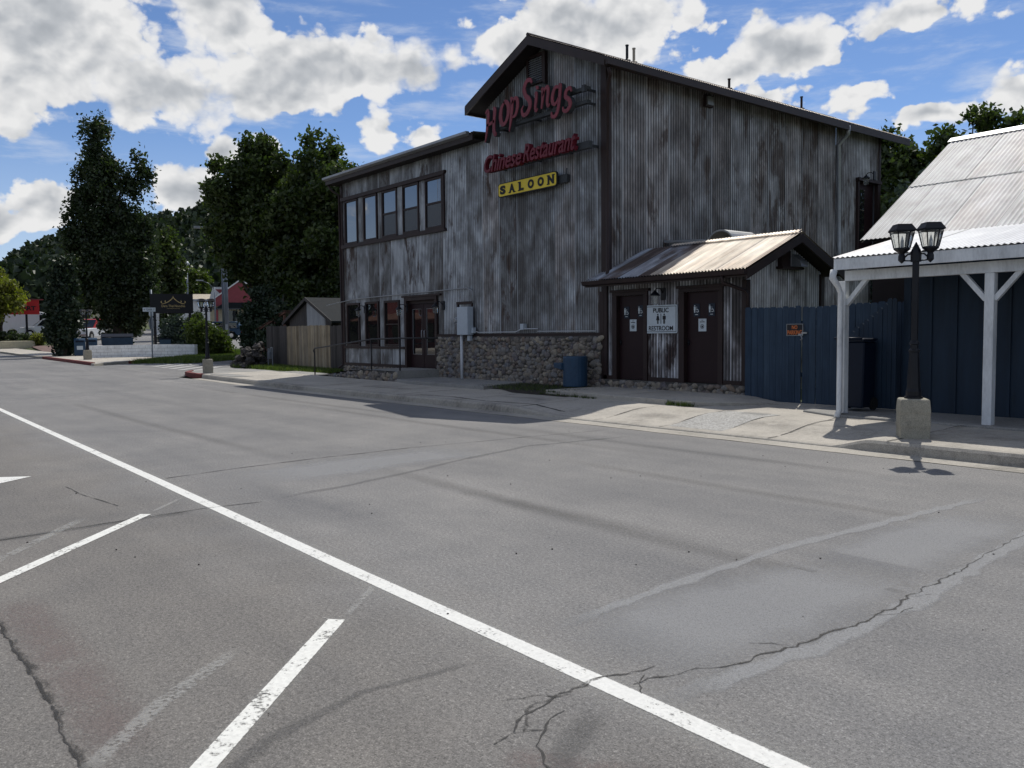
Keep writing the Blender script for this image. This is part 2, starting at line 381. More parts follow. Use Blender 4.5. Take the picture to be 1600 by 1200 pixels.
def corr_mat(name, tones, panel=0.80, rust=0.5, streak=1.0, metal=0.35, rough=0.5, sheen=None, rustcol=(0.075, 0.047, 0.035), seed=0.0, pitch=0.068, valley=0.5, brown=.35):
    """weathered corrugated sheet; uv = metres along, metres up"""
    m, t, b = newmat(name); tc = t.new('ShaderNodeTexCoord'); U = tc.outputs['UV']
    U = t.mapping(U, loc=(seed, seed * 1.7, 0)); u, v, _ = t.sep(U)
    pid = t.math('FLOOR', t.math('DIVIDE', u, panel))
    wn = t.new('ShaderNodeTexWhiteNoise', noise_dimensions='1D'); t.l.new(pid, wn.inputs['W']); pr = wn.outputs['Value']
    sh = t.comb(u, t.math('ADD', v, t.math('MULTIPLY', pr, 37.0)), 0.0)
    st = t.noise(t.mapping(sh, scale=(9.0, 0.8, 1)), 1.0, 6, 0.62)
    st2 = t.noise(t.mapping(sh, scale=(30.0, 1.1, 1)), 1.0, 5, 0.65)
    bl = t.noise(t.mapping(sh, scale=(2.0, 1.15, 1)), 1.0, 7, 0.58, 0.2)
    k = t.math('ADD', t.math('MULTIPLY', bl, 0.72), t.math('ADD', t.math('MULTIPLY', st, 0.17), t.math('MULTIPLY', st2, 0.11)))
    k = t.math('ADD', k, t.math('MULTIPLY', t.math('SUBTRACT', pr, 0.5), 0.22))
    c = t.ramp(k, [(0.33, tones[0]), (0.44, tones[1]), (0.53, tones[2]), (0.645, tones[3])])
    bm_ = t.math('MULTIPLY', t.math('MULTIPLY', t.math('GREATER_THAN', t.math('FRACT', t.math('MULTIPLY', pr, 13.7)), 0.62), brown), t.sstep(t.noise(t.mapping(sh, scale=(1.1, .5, 1)), 1.0, 4, .55), .36, .56))
    c = t.mix(bm_, c, t.mix(1.0, c, (0.72, 0.56, 0.46), 'MULTIPLY'))
    rn = t.noise(t.mapping(sh, scale=(2.6, 0.7, 1), loc=(11, 3, 0)), 1.0, 7, 0.68, 0.6)
    rk = t.math('ADD', rn, t.math('MULTIPLY', t.math('SUBTRACT', t.math('FRACT', t.math('MULTIPLY', pr, 7.31)), 0.5), 0.22))
    rm = t.math('MULTIPLY', t.sstep(rk, 0.55, 0.70), rust)
    c = t.mix(rm, c, rustcol)
    if valley > 0:  # rib shading and groove dirt in the colour: valleys darkened, crests lightened
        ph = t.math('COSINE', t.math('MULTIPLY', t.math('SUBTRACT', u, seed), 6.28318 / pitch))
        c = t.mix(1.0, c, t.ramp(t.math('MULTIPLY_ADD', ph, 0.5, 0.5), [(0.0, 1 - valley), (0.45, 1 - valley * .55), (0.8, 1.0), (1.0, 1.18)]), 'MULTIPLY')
    fr = t.math('FRACT', t.math('DIVIDE', u, panel)); lap = t.math('LESS_THAN', fr, 0.035)
    c = t.mix(t.math('MULTIPLY', lap, 0.45), c, tones[3])
    lap2 = t.math('GREATER_THAN', fr, 0.97); c = t.mix(t.math('MULTIPLY', lap2, 0.55), c, (0.03, 0.03, 0.032))
    t.l.new(c, b.inputs['Base Color']); b.inputs['Metallic'].default_value = metal
    t.l.new(t.math('ADD', rough, t.math('MULTIPLY', rm, 0.3)), b.inputs['Roughness'])
    t.l.new(t.bump(t.math('ADD', st2, bl), 0.15, 0.01), b.inputs['Normal'])
    return m
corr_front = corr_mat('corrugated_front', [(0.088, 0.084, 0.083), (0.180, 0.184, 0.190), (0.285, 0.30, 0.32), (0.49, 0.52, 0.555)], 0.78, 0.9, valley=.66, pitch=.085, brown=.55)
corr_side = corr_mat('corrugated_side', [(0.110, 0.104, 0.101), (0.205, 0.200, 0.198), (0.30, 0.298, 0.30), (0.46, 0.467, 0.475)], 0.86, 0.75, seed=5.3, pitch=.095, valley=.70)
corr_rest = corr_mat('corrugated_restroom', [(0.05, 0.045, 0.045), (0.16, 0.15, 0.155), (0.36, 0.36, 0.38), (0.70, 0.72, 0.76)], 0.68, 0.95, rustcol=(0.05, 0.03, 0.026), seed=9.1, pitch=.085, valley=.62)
corr_gable = corr_mat('corrugated_restroom_gable', [(0.20, 0.19, 0.18), (0.58, 0.58, 0.57), (0.74, 0.76, 0.77), (0.86, 0.88, 0.90)], 0.7, 0.4, seed=3.3, pitch=.085, metal=.0, valley=.5, brown=0)
corr_rroof = corr_mat('restroom_roof_metal', [(0.38, 0.31, 0.24), (0.54, 0.47, 0.38), (0.64, 0.57, 0.47), (0.74, 0.68, 0.58)], 0.62, 0.10, metal=0.2, rough=0.55, rustcol=(0.20, 0.12, 0.08), seed=1.2, valley=.1)
corr_rroof2 = corr_mat('restroom_roof_rusty', [(0.08, 0.055, 0.045), (0.15, 0.12, 0.11), (0.24, 0.26, 0.29), (0.40, 0.44, 0.50)], 0.62, 0.65, metal=0.25, rough=0.5, rustcol=(0.075, 0.04, 0.03), seed=4.0, valley=.15)
corr_white = corr_mat('porch_roof_metal', [(0.25, 0.25, 0.25), (0.33, 0.335, 0.345), (0.385, 0.39, 0.40), (0.47, 0.48, 0.49)], 0.9, 0.12, metal=0.1, rough=0.6, rustcol=(0.24, 0.21, 0.18), seed=7.0, valley=.06, pitch=.086)
corr_white2 = corr_mat('porch_roof_white_metal', [(0.48, 0.49, 0.50), (0.55, 0.56, 0.58), (0.61, 0.62, 0.63), (0.70, 0.71, 0.72)], 0.9, 0.15, metal=0.1, rough=0.6, rustcol=(0.36, 0.34, 0.30), seed=2.0, valley=.1, pitch=.086)

trim = plain('brown_trim', (0.026, 0.015, 0.014), 0.55, var=0.25, vs=2.5, stretch=(1, 1, 0.3)); trim_roof = plain('brown_fascia', (0.030, 0.020, 0.018), 0.5, var=0.2, vs=1.5)
door_m = plain('brown_door', (0.021, 0.010, 0.012), 0.45, var=0.12, vs=1.2, spec=.2)
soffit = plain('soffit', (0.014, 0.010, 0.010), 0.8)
roofmetal = plain('dark_roof', (0.10, 0.075, 0.065), 0.5, metal=0.3); greymetal = plain('grey_metal', (0.36, 0.38, 0.41), 0.42, metal=0.5)
wingroof = plain('wing_roof', (0.42, 0.42, 0.42), 0.4, metal=0.5)
blackm = plain('black_metal', (0.005, 0.006, 0.010), 0.4, var=0.2, spec=0.3); black_flat = plain('black_sign_face', (0.006, 0.006, 0.009), 0.5)
railm = plain('rail_metal', (0.016, 0.015, 0.016), 0.45); bluem = plain('blue_steel', (0.022, 0.056, 0.105), 0.45, var=0.15)
whitep = plain('white_paint', (0.64, 0.66, 0.67), 0.55, var=0.15, vs=4.0, stretch=(1, 1, 0.3), bump=0.08)
boxgrey = plain('meter_box_grey', (0.42, 0.47, 0.52), 0.45, var=0.06); pvc = plain('pvc', (0.55, 0.57, 0.60), 0.45, var=0.06)
redpaint = plain('red_letter', (0.19, 0.034, 0.048), 0.5, var=0.18, vs=3.0); redside = plain('letter_side', (0.045, 0.05, 0.055), 0.6)
red_dk = plain('red_letter_dark', (0.13, 0.012, 0.024), 0.5, var=0.15)
yellow = plain('sign_yellow', (0.74, 0.56, 0.055), 0.5, var=0.06); darkink = plain('sign_ink', (0.018, 0.018, 0.022), 0.6)
signwhite = plain('sign_white', (0.52, 0.58, 0.62), 0.5, var=0.06); orange = plain('sign_orange', (0.62, 0.17, 0.05), 0.5, var=0.1)
icon = plain('icon_white', (0.62, 0.68, 0.70), 0.5); gold = plain('sign_gold', (0.50, 0.38, 0.17), 0.5, var=0.2); plaque = plain('plaque_navy', (0.012, 0.02, 0.035), 0.5)
redkerb = plain('red_kerb', (0.16, 0.035, 0.030), 0.7, var=0.3, vs=5); soil = plain('soil', (0.045, 0.038, 0.032), 0.95, var=0.35, vs=8, bump=0.6, bs=25)
gravel = plain('red_gravel', (0.155, 0.105, 0.092), 0.95, var=0.25, vs=1.2, bump=0.6, bs=20)
grassb = plain('grass_base', (0.060, 0.075, 0.028), 0.95, var=0.35, vs=0.6, bump=0.5, bs=8)
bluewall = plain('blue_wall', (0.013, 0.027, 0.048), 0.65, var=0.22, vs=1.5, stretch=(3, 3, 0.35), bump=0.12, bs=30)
bluefence = plain('blue_fence', (0.034, 0.062, 0.105), 0.7, var=0.22, vs=2.5, stretch=(4, 4, 0.4), bump=0.2, bs=30)
navy = plain('navy_plastic', (0.004, 0.009, 0.022), 0.5, spec=.2); galv = plain('galvanised', (0.30, 0.31, 0.32), 0.42, metal=0.6)
tanwood = plain('tan_plank', (0.27, 0.22, 0.15), 0.85, dark=(0.05, 0.042, 0.032), var=0.28, vs=2.2, stretch=(6, 6, 0.5), bump=0.3, bs=20)
darkwood = plain('weathered_plank', (0.060, 0.055, 0.052), 0.85, var=0.38, vs=2.2, stretch=(6, 6, 0.5), bump=0.3, bs=20)
greyboard = plain('grey_board', (0.33, 0.34, 0.35), 0.8, var=0.2, vs=1.5, stretch=(5, 5, 0.5)); shingle = plain('shingle', (0.011, 0.014, 0.016), 0.95, var=0.3, vs=6, bump=0.5, bs=12)
rustbrown = plain('rust_brown', (0.12, 0.06, 0.042), 0.75, var=0.3); plaster = plain('white_plaster', (0.62, 0.63, 0.62), 0.7, var=0.08)
blockwall = plain('white_block', (0.76, 0.78, 0.79), 0.8, var=0.14, vs=2.5, bump=0.3, bs=8); cream = plain('cream_wall', (0.50, 0.46, 0.33), 0.8, var=0.14)
redroof = plain('red_roof', (0.23, 0.050, 0.060), 0.6, var=0.08); brick = plain('brick_wall', (0.26, 0.12, 0.10), 0.8, var=0.2, vs=8)
redsign = plain('red_sign', (0.50, 0.025, 0.028), 0.45, var=0.05); carwhite = plain('car_white', (0.68, 0.70, 0.72), 0.25, var=0.02, spec=0.7)
carred = plain('car_red', (0.40, 0.03, 0.035), 0.3, var=0.02); cardark = plain('car_dark', (0.03, 0.032, 0.036), 0.25, spec=0.7); tyre = plain('tyre', (0.012, 0.012, 0.012), 0.85)
chrome = plain('chrome', (0.6, 0.6, 0.6), 0.2, metal=0.9); beige = plain('beige', (0.42, 0.37, 0.29), 0.6); barnred = plain('barn_red', (0.13, 0.036, 0.034), 0.8, var=0.2)
bark = plain('bark', (0.065, 0.052, 0.042), 0.95, var=0.3, vs=6, bump=0.6, bs=12); steelpole = plain('steel_pole', (0.14, 0.16, 0.19), 0.45, metal=0.4)

def glass_mat(name, col=(0.012, 0.014, 0.017), ior=1.9, rough=0.015):
    m, t, b = newmat(name); tc = t.new('ShaderNodeTexCoord')
    b.inputs['Base Color'].default_value = (*col, 1); b.inputs['Roughness'].default_value = rough; b.inputs['IOR'].default_value = ior
    t.l.new(t.bump(t.noise(tc.outputs['Object'], 1.1, 2, 0.4), 0.03, 0.05), b.inputs['Normal']); return m
glass = glass_mat('window_glass', ior=3.2); glass_low = glass_mat('screened_glass', (0.02, 0.024, 0.028), 1.5, 0.25); carglass = glass_mat('car_glass', ior=1.6)
glass_f = glass_mat('shop_glass', (0.012, 0.012, 0.013), ior=2.1)
m, t, b = newmat('lantern_glass'); b.inputs['Base Color'].default_value = (0.80, 0.82, 0.78, 1); b.inputs['Roughness'].default_value = 0.12
b.inputs['Transmission Weight'].default_value = 0.92; b.inputs['IOR'].default_value = 1.12; lglass = m

def stone_mat(name, cols):
    m, t, b = newmat(name); tc = t.new('ShaderNodeTexCoord'); O = tc.outputs['Object']
    at = t.new('ShaderNodeAttribute'); at.attribute_name = 'tint'; k = at.outputs['Fac']
    n = len(cols); c = t.ramp(k, [(i / (n - 1), cc) for i, cc in enumerate(cols)])
    c = t.mix(1.0, c, t.ramp(t.noise(O, 18, 6, 0.7), [(0.3, 0.6), (0.5, 1.0), (0.68, 1.35)]), 'MULTIPLY')
    t.l.new(c, b.inputs['Base Color']); b.inputs['Roughness'].default_value = 0.92
    t.l.new(t.bump(t.noise(O, 30, 6, 0.7), 0.5, 0.015), b.inputs['Normal']); return m
stone = stone_mat('fieldstone', [(0.10, 0.09, 0.085), (0.18, 0.155, 0.13), (0.23, 0.20, 0.16), (0.15, 0.15, 0.16), (0.30, 0.26, 0.20), (0.11, 0.10, 0.11), (0.20, 0.15, 0.11), (0.17, 0.165, 0.16)])
lava = stone_mat('dark_rock', [(0.022, 0.020, 0.019), (0.04, 0.036, 0.034), (0.085, 0.075, 0.07)])
mortar = plain('mortar', (0.085, 0.080, 0.074), 0.95, var=0.3, vs=8, bump=0.5, bs=30)

def plank_mat(name, cols, dirt=0.5):
    m, t, b = newmat(name); tc = t.new('ShaderNodeTexCoord'); O = tc.outputs['Object']
    at = t.new('ShaderNodeAttribute'); at.attribute_name = 'tint'; n = len(cols)
    c = t.ramp(at.outputs['Fac'], [(i / (n - 1), cc) for i, cc in enumerate(cols)])
    s1 = t.noise(t.mapping(O, scale=(14, 14, 1.1)), 1.0, 6, 0.65, 0.3); s2 = t.noise(t.mapping(O, scale=(60, 60, 3)), 1.0, 4, 0.6); s3 = t.noise(O, 1.6, 5, 0.6)
    k = t.math('ADD', t.math('MULTIPLY', s1, .45), t.math('ADD', t.math('MULTIPLY', s2, .25), t.math('MULTIPLY', s3, .30)))
    c = t.mix(1.0, c, t.ramp(k, [(0.34, 1 - dirt), (0.48, .92), (0.62, 1.22)]), 'MULTIPLY')
    t.l.new(c, b.inputs['Base Color']); b.inputs['Roughness'].default_value = 0.85; b.inputs['Specular IOR Level'].default_value = .2
    t.l.new(t.bump(s1, 0.3, 0.01), b.inputs['Normal']); return m
tan_planks = plank_mat('tan_planks', [(0.17, 0.14, 0.10), (0.27, 0.22, 0.15), (0.33, 0.28, 0.20), (0.20, 0.17, 0.13)], .65)
dark_planks = plank_mat('dark_planks', [(0.035, 0.032, 0.030), (0.07, 0.064, 0.06), (0.05, 0.046, 0.045)])
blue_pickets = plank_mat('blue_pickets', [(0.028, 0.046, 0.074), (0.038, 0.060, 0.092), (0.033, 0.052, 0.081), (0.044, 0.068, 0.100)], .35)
def leaf_mat(name, cols, trans=0.35):
    m, t, b = newmat(name); t.n.remove(b); out = t.n.get('Material Output')
    at = t.new('ShaderNodeAttribute'); at.attribute_name = 'tint'
    n = len(cols); c = t.ramp(at.outputs['Fac'], [(i / (n - 1), cc) for i, cc in enumerate(cols)])
    d = t.new('ShaderNodeBsdfDiffuse'); tr = t.new('ShaderNodeBsdfTranslucent'); mx = t.new('ShaderNodeMixShader')
    gl = t.new('ShaderNodeBsdfGlossy'); gl.inputs['Roughness'].default_value = 0.45; gl.inputs['Color'].default_value = (0.5, 0.5, 0.5, 1)
    t.l.new(c, d.inputs[0]); c2 = t.mix(1.0, c, (1.25, 1.5, 0.6), 'MULTIPLY'); t.l.new(c2, tr.inputs[0])
    mx.inputs[0].default_value = trans; t.l.new(d.outputs[0], mx.inputs[1]); t.l.new(tr.outputs[0], mx.inputs[2])
    m2 = t.new('ShaderNodeMixShader'); m2.inputs[0].default_value = 0.05; t.l.new(mx.outputs[0], m2.inputs[1]); t.l.new(gl.outputs[0], m2.inputs[2])
    t.l.new(m2.outputs[0], out.inputs[0]); return m
leaf_dark = leaf_mat('leaf_dark', [(0.016, 0.027, 0.012), (0.030, 0.047, 0.019), (0.062, 0.085, 0.036)], 0.28)
leaf_green = leaf_mat('leaf_green', [(0.022, 0.036, 0.012), (0.047, 0.070, 0.020), (0.095, 0.120, 0.034)], 0.34)
leaf_yel = leaf_mat('leaf_yellow_green', [(0.10, 0.115, 0.02), (0.16, 0.17, 0.03), (0.22, 0.22, 0.04)], 0.4)
leaf_pine = leaf_mat('needle_dark', [(0.014, 0.026, 0.016), (0.024, 0.040, 0.022), (0.036, 0.055, 0.028)], 0.12)
leaf_blue = leaf_mat('needle_blue', [(0.040, 0.060, 0.050), (0.065, 0.090, 0.075), (0.10, 0.13, 0.11)], 0.15)
leaf_bush = leaf_mat('bush_green', [(0.040, 0.060, 0.015), (0.065, 0.092, 0.02), (0.10, 0.125, 0.03)], 0.35)
grass_m = leaf_mat('grass_blade', [(0.05, 0.08, 0.018), (0.09, 0.13, 0.028), (0.14, 0.17, 0.05)], 0.35)
hill_leaf = leaf_mat('hill_forest', [(0.022, 0.036, 0.022), (0.036, 0.052, 0.030), (0.055, 0.070, 0.038)], 0.12)
hill_m = plain('hill_ground', (0.075, 0.075, 0.050), 0.95, var=0.3, vs=0.05)
#PART2
# ================================================================== SETTING
def grid_sheet(name, xs, ys, zf, mat, kind='structure', smooth=False):
    mb = MB(); X, Y = np.meshgrid(xs, ys); Z = zf(X, Y); V = np.stack([X, Y, Z], -1).reshape(-1, 3)
    nx, ny = len(xs), len(ys); i, j = np.meshgrid(np.arange(nx - 1), np.arange(ny - 1)); a = (j * nx + i).ravel()
    mb.arr(V, np.stack([a, a + 1, a + nx + 1, a + nx], -1))
    return mb.build(name, mat, None, smooth='open' if smooth else False, kind=kind)
far = [-900, -500, -300, -220, -160, -130]
xs = np.array(far + list(np.arange(-110, 30.1, 1.5)) + [45, 80, 150, 300, 600]); ysg = np.array([-600, -200, -60, -25, -12] + list(np.arange(-8, 60.1, 1.5)) + [75, 95, 120, 160, 220, 320, 500, 900])
grid_sheet('ground', xs, ysg, lambda x, y: hg(x, y) - 0.07 + 0 * x, grassb, smooth=True)
# main street: asphalt
RX = np.array([-200, -150, -120] + list(np.arange(-100, 30, 2.0)) + [60, 120])
GUT = 10.22
grid_sheet('road', RX, np.array([2.2, 4, 6, 8, GUT]), lambda x, y: hx(x), asphalt)
grid_sheet('parking_lane', RX, np.array([-9.0, -4, 0, 2.2]), lambda x, y: hx(x), asphalt_b)
# opposite kerb and sidewalk behind the camera
mb = MB()
for a, b_ in zip(RX[:-1], RX[1:]):
    za, zb = float(hx(a)), float(hx(b_)); mb.quad((a, -9.0, za + .14), (b_, -9.0, zb + .14), (b_, -12.0, zb + .14), (a, -12.0, za + .14)); mb.quad((a, -9.0, za - .02), (b_, -9.0, zb - .02), (b_, -9.0, zb + .14), (a, -9.0, za + .14))
struct('opposite_sidewalk', mb, concrete)

def kh(x):      # kerb height along the near side; dropped kerb at the drive in front of the restrooms
    x = np.asarray(x, float)
    return 0.14 - 0.12 * (sm(x, -13.6, -11.6) - sm(x, -6.35, -5.75))
KX = np.array(list(np.arange(-31.6, -14, 0.8)) + list(np.arange(-14, -5, 0.12)) + list(np.arange(-5, 20, 1.0)))
wobx = lambda x: 0.012 * np.sin(x * 2.3) + 0.008 * np.sin(x * 7.1)
def profile_sheet(name, X, prof, mat, jit=0.0):
    """prof: function x -> list of (y,z)"""
    mb = MB(); rows = [prof(float(x)) for x in X]; n = len(rows[0])
    V = [(float(x), y, z + float(hx(x))) for x, r in zip(X, rows) for (y, z) in r]
    F = [(i * n + k, (i + 1) * n + k, (i + 1) * n + k + 1, i * n + k + 1) for i in range(len(X) - 1) for k in range(n - 1)]
    mb.arr(V, F); return mb.build(name, mat, kind='structure')
profile_sheet('gutter', KX, lambda x: [(GUT + float(wobx(x)), 0.005), (GUT + .2, 0.0), (10.62, 0.008)], concrete_k)
profile_sheet('kerb', KX, lambda x: [(10.615, -.02), (10.63 + .02 * (0.14 - float(kh(x))), max(.012, float(kh(x)) - .03) + .004), (10.66, float(kh(x)) + .010), (10.79, float(kh(x)) + .014), (10.80, -.02)], concrete_k)
def walkz(x, y):
    k = float(kh(x)); q = float(sm(y, 10.8, 12.0)); return k + (0.165 - k) * q + .012
WX = KX[KX <= -5.0 + 40]
profile_sheet('sidewalk', WX, lambda x: [(10.80, walkz(x, 10.8)), (11.2, walkz(x, 11.2)), (11.6, walkz(x, 11.6)), (12.0, walkz(x, 12.0)), (12.4, walkz(x, 12.4)), (13.1 if x < -10 else 14.9, walkz(x, 13) + .02)], concrete)
# joints and cracks on the sidewalk, and the coarse aggregate panel
def strip(name, pts, wd, mat, z=0.006, jit=0.0, zf=None, wend=None, seed=1, kind='structure', sub=0.25):
    rr = random.Random(seed); P = []
    for (a, b_) in zip(pts[:-1], pts[1:]):
        n = max(1, int(math.dist(a, b_) / sub))
        for i in range(n): P.append((a[0] + (b_[0] - a[0]) * i / n, a[1] + (b_[1] - a[1]) * i / n))
    P.append(pts[-1]); mb = MB(); mb.uv = []; L = len(P) - 1; off = 0
    for i, p in enumerate(P):
        a = P[max(i - 1, 0)]; b_ = P[min(i + 1, L)]; d = math.hypot(b_[0] - a[0], b_[1] - a[1]) or 1
        nx, ny = -(b_[1] - a[1]) / d, (b_[0] - a[0]) / d
        if jit and 0 < i < L: off = off * 0.55 + rr.uniform(-jit, jit)
        ww = wd if wend is None else wd + (wend - wd) * i / L
        if jit: ww *= rr.uniform(0.6, 1.2) if wd > .08 else rr.uniform(0.25, 1.5)
        x, y = p[0] + nx * off, p[1] + ny * off
        for sg, v in ((-1, 0.0), (1, 1.0)):
            X, Y = x + nx * ww / 2 * sg, y + ny * ww / 2 * sg
            mb.v.append((X, Y, (zf(X, Y) if zf else float(hx(X))) + z)); mb.uv.append((i / max(L, 1), v))
    mb.f = [(2 * i, 2 * i + 2, 2 * i + 3, 2 * i + 1) for i in range(L)]
    return mb.build(name, mat, kind=kind)
wz_ = lambda x, y: walkz(x, y) + (0.02 * (y > 12.4))
for i, x in enumerate([-29.5, -27.3, -25, -22.6, -20.2, -17.8, -15.4, -13.2, -11.0, -9.45, -7.35, -5.55, -3.6]):
    strip('sidewalk_joint', [(x, 10.66), (x + .03, 12.95)], 0.05, crack_m, 0.006, 0.004, wz_, seed=i)
mb = MB()
for i in range(6):
    for j in range(6):
        x0, x1 = -9.42 + i * .18, -9.42 + (i + 1) * .18; y0, y1 = 10.85 + j * .27, 10.85 + (j + 1) * .27
        mb.quad(*[(x, y, walkz(x, y) + .006) for x, y in ((x0, y0), (x1, y0), (x1, y1), (x0, y1))])
struct('aggregate_panel', mb, concrete_a)
strip('sidewalk_crack', [(-17.2, 10.95), (-16.0, 11.1), (-14.6, 10.95), (-13.2, 11.15), (-12.2, 11.0)], 0.09, crack_m, 0.006, 0.02, wz_, seed=5)
strip('sidewalk_crack', [(-30.5, 11.3), (-29.4, 11.0), (-28.0, 11.35), (-26.5, 11.15)], 0.10, crack_m, 0.006, 0.03, wz_, seed=8)
strip('sidewalk_crack', [(-31.2, 12.2), (-30.0, 13.0), (-28.9, 13.05)], 0.08, crack_m, 0.006, 0.03, wz_, seed=9)
strip('sidewalk_crack', [(-10.4, 12.7), (-9.3, 13.5), (-8.3, 14.6)], 0.05, crack_m, 0.008, 0.03, lambda x, y: walkz(x, 13) + .022, seed=19)
for i, (x, y, r) in enumerate([(-8.0, 11.4, .8), (-10.2, 11.3, .6), (-6.8, 11.6, .7), (-14.5, 11.8, 1.2), (-20, 11.6, 1.5), (-4.4, 11.7, .8), (-25, 11.7, 1.5)]):
    strip('sidewalk_stain', [(x - r, y), (x + r * .2, y + .15), (x + r, y)], 0.5, stain_s, 0.004, 0.0, wz_, seed=90 + i, sub=.2)
strip('sidewalk_patch', [(-9.05, 12.3), (-8.45, 12.35)], 0.45, dark_s, 0.007, 0, wz_, seed=19)
# red painted kerb at the lamp
mb = MB()
for a, b_ in ((-35.1, -34.0), (-34.0, -32.9), (-32.9, -31.75)):
    za = float(hx(a)); zb = float(hx(b_)); ya = 11.3 if a < -35 else (10.78 if a < -33.5 else 10.66); yb = 10.78 if b_ < -33.5 else (10.66 if b_ < -32 else 10.62)
    mb.prism([(a, ya, za - .03), (b_, yb, zb - .03), (b_, yb + .18, zb - .03), (a, ya + .18, za - .03)], (0, 0, 0.18))
struct('red_kerb', mb, redkerb)
# corner apron, side street and its crosswalk
hs = lambda x, y: float(hg(x, y))
def flat(name, pts, mat, z):
    """triangulated sheet that follows the terrain"""
    mb = MB(); c = (sum(p[0] for p in pts) / len(pts), sum(p[1] for p in pts) / len(pts)); n = len(pts); K = 8
    rings = [[(c[0] + (p[0] - c[0]) * k / K, c[1] + (p[1] - c[1]) * k / K) for p in pts] for k in range(K + 1)]
    for k in range(K):
        if k == K - 1 and z > .08:
            for i in range(n): a, b_ = pts[i], pts[(i + 1) % n]; mb.poly([(a[0], a[1], hs(*a) + z), (b_[0], b_[1], hs(*b_) + z), (b_[0], b_[1], hs(*b_) - .15), (a[0], a[1], hs(*a) - .15)])
        for i in range(n):
            j = (i + 1) % n; q = [rings[k][i], rings[k + 1][i], rings[k + 1][j], rings[k][j]]
            if k == 0: q = q[:3]
            mb.poly([(x, y, hs(x, y) + z) for x, y in q])
    return mb.build(name, mat, kind='structure')
flat('side_street', [(-33.0, 10.2), (-36.2, 12.8), (-38, 14.3), (-46, 19.4), (-58, 29), (-70, 39), (-76, 33), (-62, 22.5), (-53.5, 16.6), (-50.2, 14.2), (-46.5, 11.2), (-46.0, 10.2)], asphalt, 0.004)
flat('corner_apron', [(-31.0, 10.8), (-34.7, 11.0), (-36.2, 12.3), (-37.0, 13.6), (-33.5, 14.0), (-31.0, 13.8)], concrete_d, 0.12)
flat('sidewalk_back', [(-31.2, 10.8), (-31.2, 14.2), (-27.9, 14.2), (-27.9, 12.6), (-29, 10.8)], concrete_d, 0.165)
for i in range(6):
    q = i / 5; p0 = (-35.6 - 7.2 * q, 11.9 + .2 * q); strip('crosswalk_bar', [p0, (p0[0] - 3.4, p0[1] + 2.5)], 0.34, paint_old2, 0.016, zf=hs, seed=i)
strip('stop_line', [(-40.5, 16.5), (-45.8, 13.0)], 0.4, paint_old2, 0.016, zf=hs)
flat('far_sidewalk', [(-46.3, 10.25), (-48.5, 12.0), (-51.5, 14.2), (-54.0, 15.4), (-57.0, 14.0), (-62, 13.3), (-75, 13.0), (-110, 13.2), (-110, 10.6), (-75, 10.5), (-60, 10.35)], concrete, 0.10)
mb = MB()
KP = [(-60, 10.3), (-53.5, 10.28), (-47.0, 10.25)]
for (a, b_) in zip(KP[:-1], KP[1:]): mb.prism([(a[0], a[1], hs(*a) - .05), (b_[0], b_[1], hs(*b_) - .05), (b_[0], b_[1] + .2, hs(*b_) - .05), (a[0], a[1] + .2, hs(*a) - .05)], (0, 0, 0.20))
struct('far_kerb', mb, redkerb)
mb = MB(); KP = [(-47.6, 12.2), (-50.2, 14.35), (-53.5, 16.7), (-57, 19.3)]
for (a, b_) in zip(KP[:-1], KP[1:]): mb.prism([(a[0], a[1], hs(*a) - .05), (b_[0], b_[1], hs(*b_) - .05), (b_[0] - .1, b_[1] + .2, hs(*b_) - .05), (a[0] - .1, a[1] + .2, hs(*a) - .05)], (0, 0, 0.20))
struct('side_street_kerb', mb, redkerb)
flat('gravel_lot', [(-38.2, 15.2), (-45.5, 20.1), (-57, 29.5), (-75, 36), (-66, 45), (-48, 30), (-38, 21)], gravel, 0.03)
flat('gravel_verge', [(-58, 14.6), (-62, 13.4), (-75, 13.1), (-90, 14.5), (-80, 22), (-66, 20)], gravel, 0.02)
flat('car_park', [(-60, 21), (-78, 16), (-115, 18), (-120, 40), (-90, 48), (-70, 38)], asphalt, 0.03)

# road markings and repairs -------------------------------------------------
strip('edge_line', [(-60, 3.35), (-22.0, 2.92), (-10.0, 2.78), (-5.0, 2.70), (0, 2.66), (14, 2.60)], 0.125, paint_w, 0.003)
strip('paint_overspray', [(-22.0, 2.92), (-10.0, 2.78), (-5.0, 2.70), (0, 2.66), (8, 2.63)], 0.42, overspray, 0.0015)
strip('paint_overspray', [(-4.36, 2.22), (-2.6, 0.50)], 0.20, overspray, 0.0015)
strip('crumbled_edge', [(-5.9, 0.67), (-5.41, .68), (-4.3, 0.69), (-3.44, 0.66), (-2.2, 0.63)], 0.06, crumble, 0.0036, 0.012, seed=7, sub=0.05)
strip('crumbled_edge', [(-2.50, 5.81), (-2.42, 4.78), (-2.40, 4.06), (-2.42, 3.75), (-2.46, 3.32), (-2.56, 3.15), (-2.6, 2.98), (-2.62, 2.78)], 0.030, crumble, 0.0036, 0.022, seed=2, sub=0.05)
strip('crumbled_edge', [(-2.71, 2.88), (-2.77, 2.72), (-2.74, 2.42), (-2.73, 2.23), (-2.60, 2.08)], 0.026, crumble, 0.0036, 0.02, seed=3, sub=0.04)
strip('stall_line', [(-4.30, 2.155), (-2.6, 0.50)], 0.105, paint_w2, 0.004)
strip('stall_line_end', [(-4.42, 2.10), (-4.12, 2.20)], 0.016, paint_old, 0.003)
strip('stall_line', [(-8.02, 2.155), (-6.0, 0.40)], 0.105, paint_w2, 0.004)
strip('stall_line_end', [(-8.2, 2.08), (-7.8, 2.22)], 0.02, paint_old, 0.003)
mb = MB(); mb.uv = []
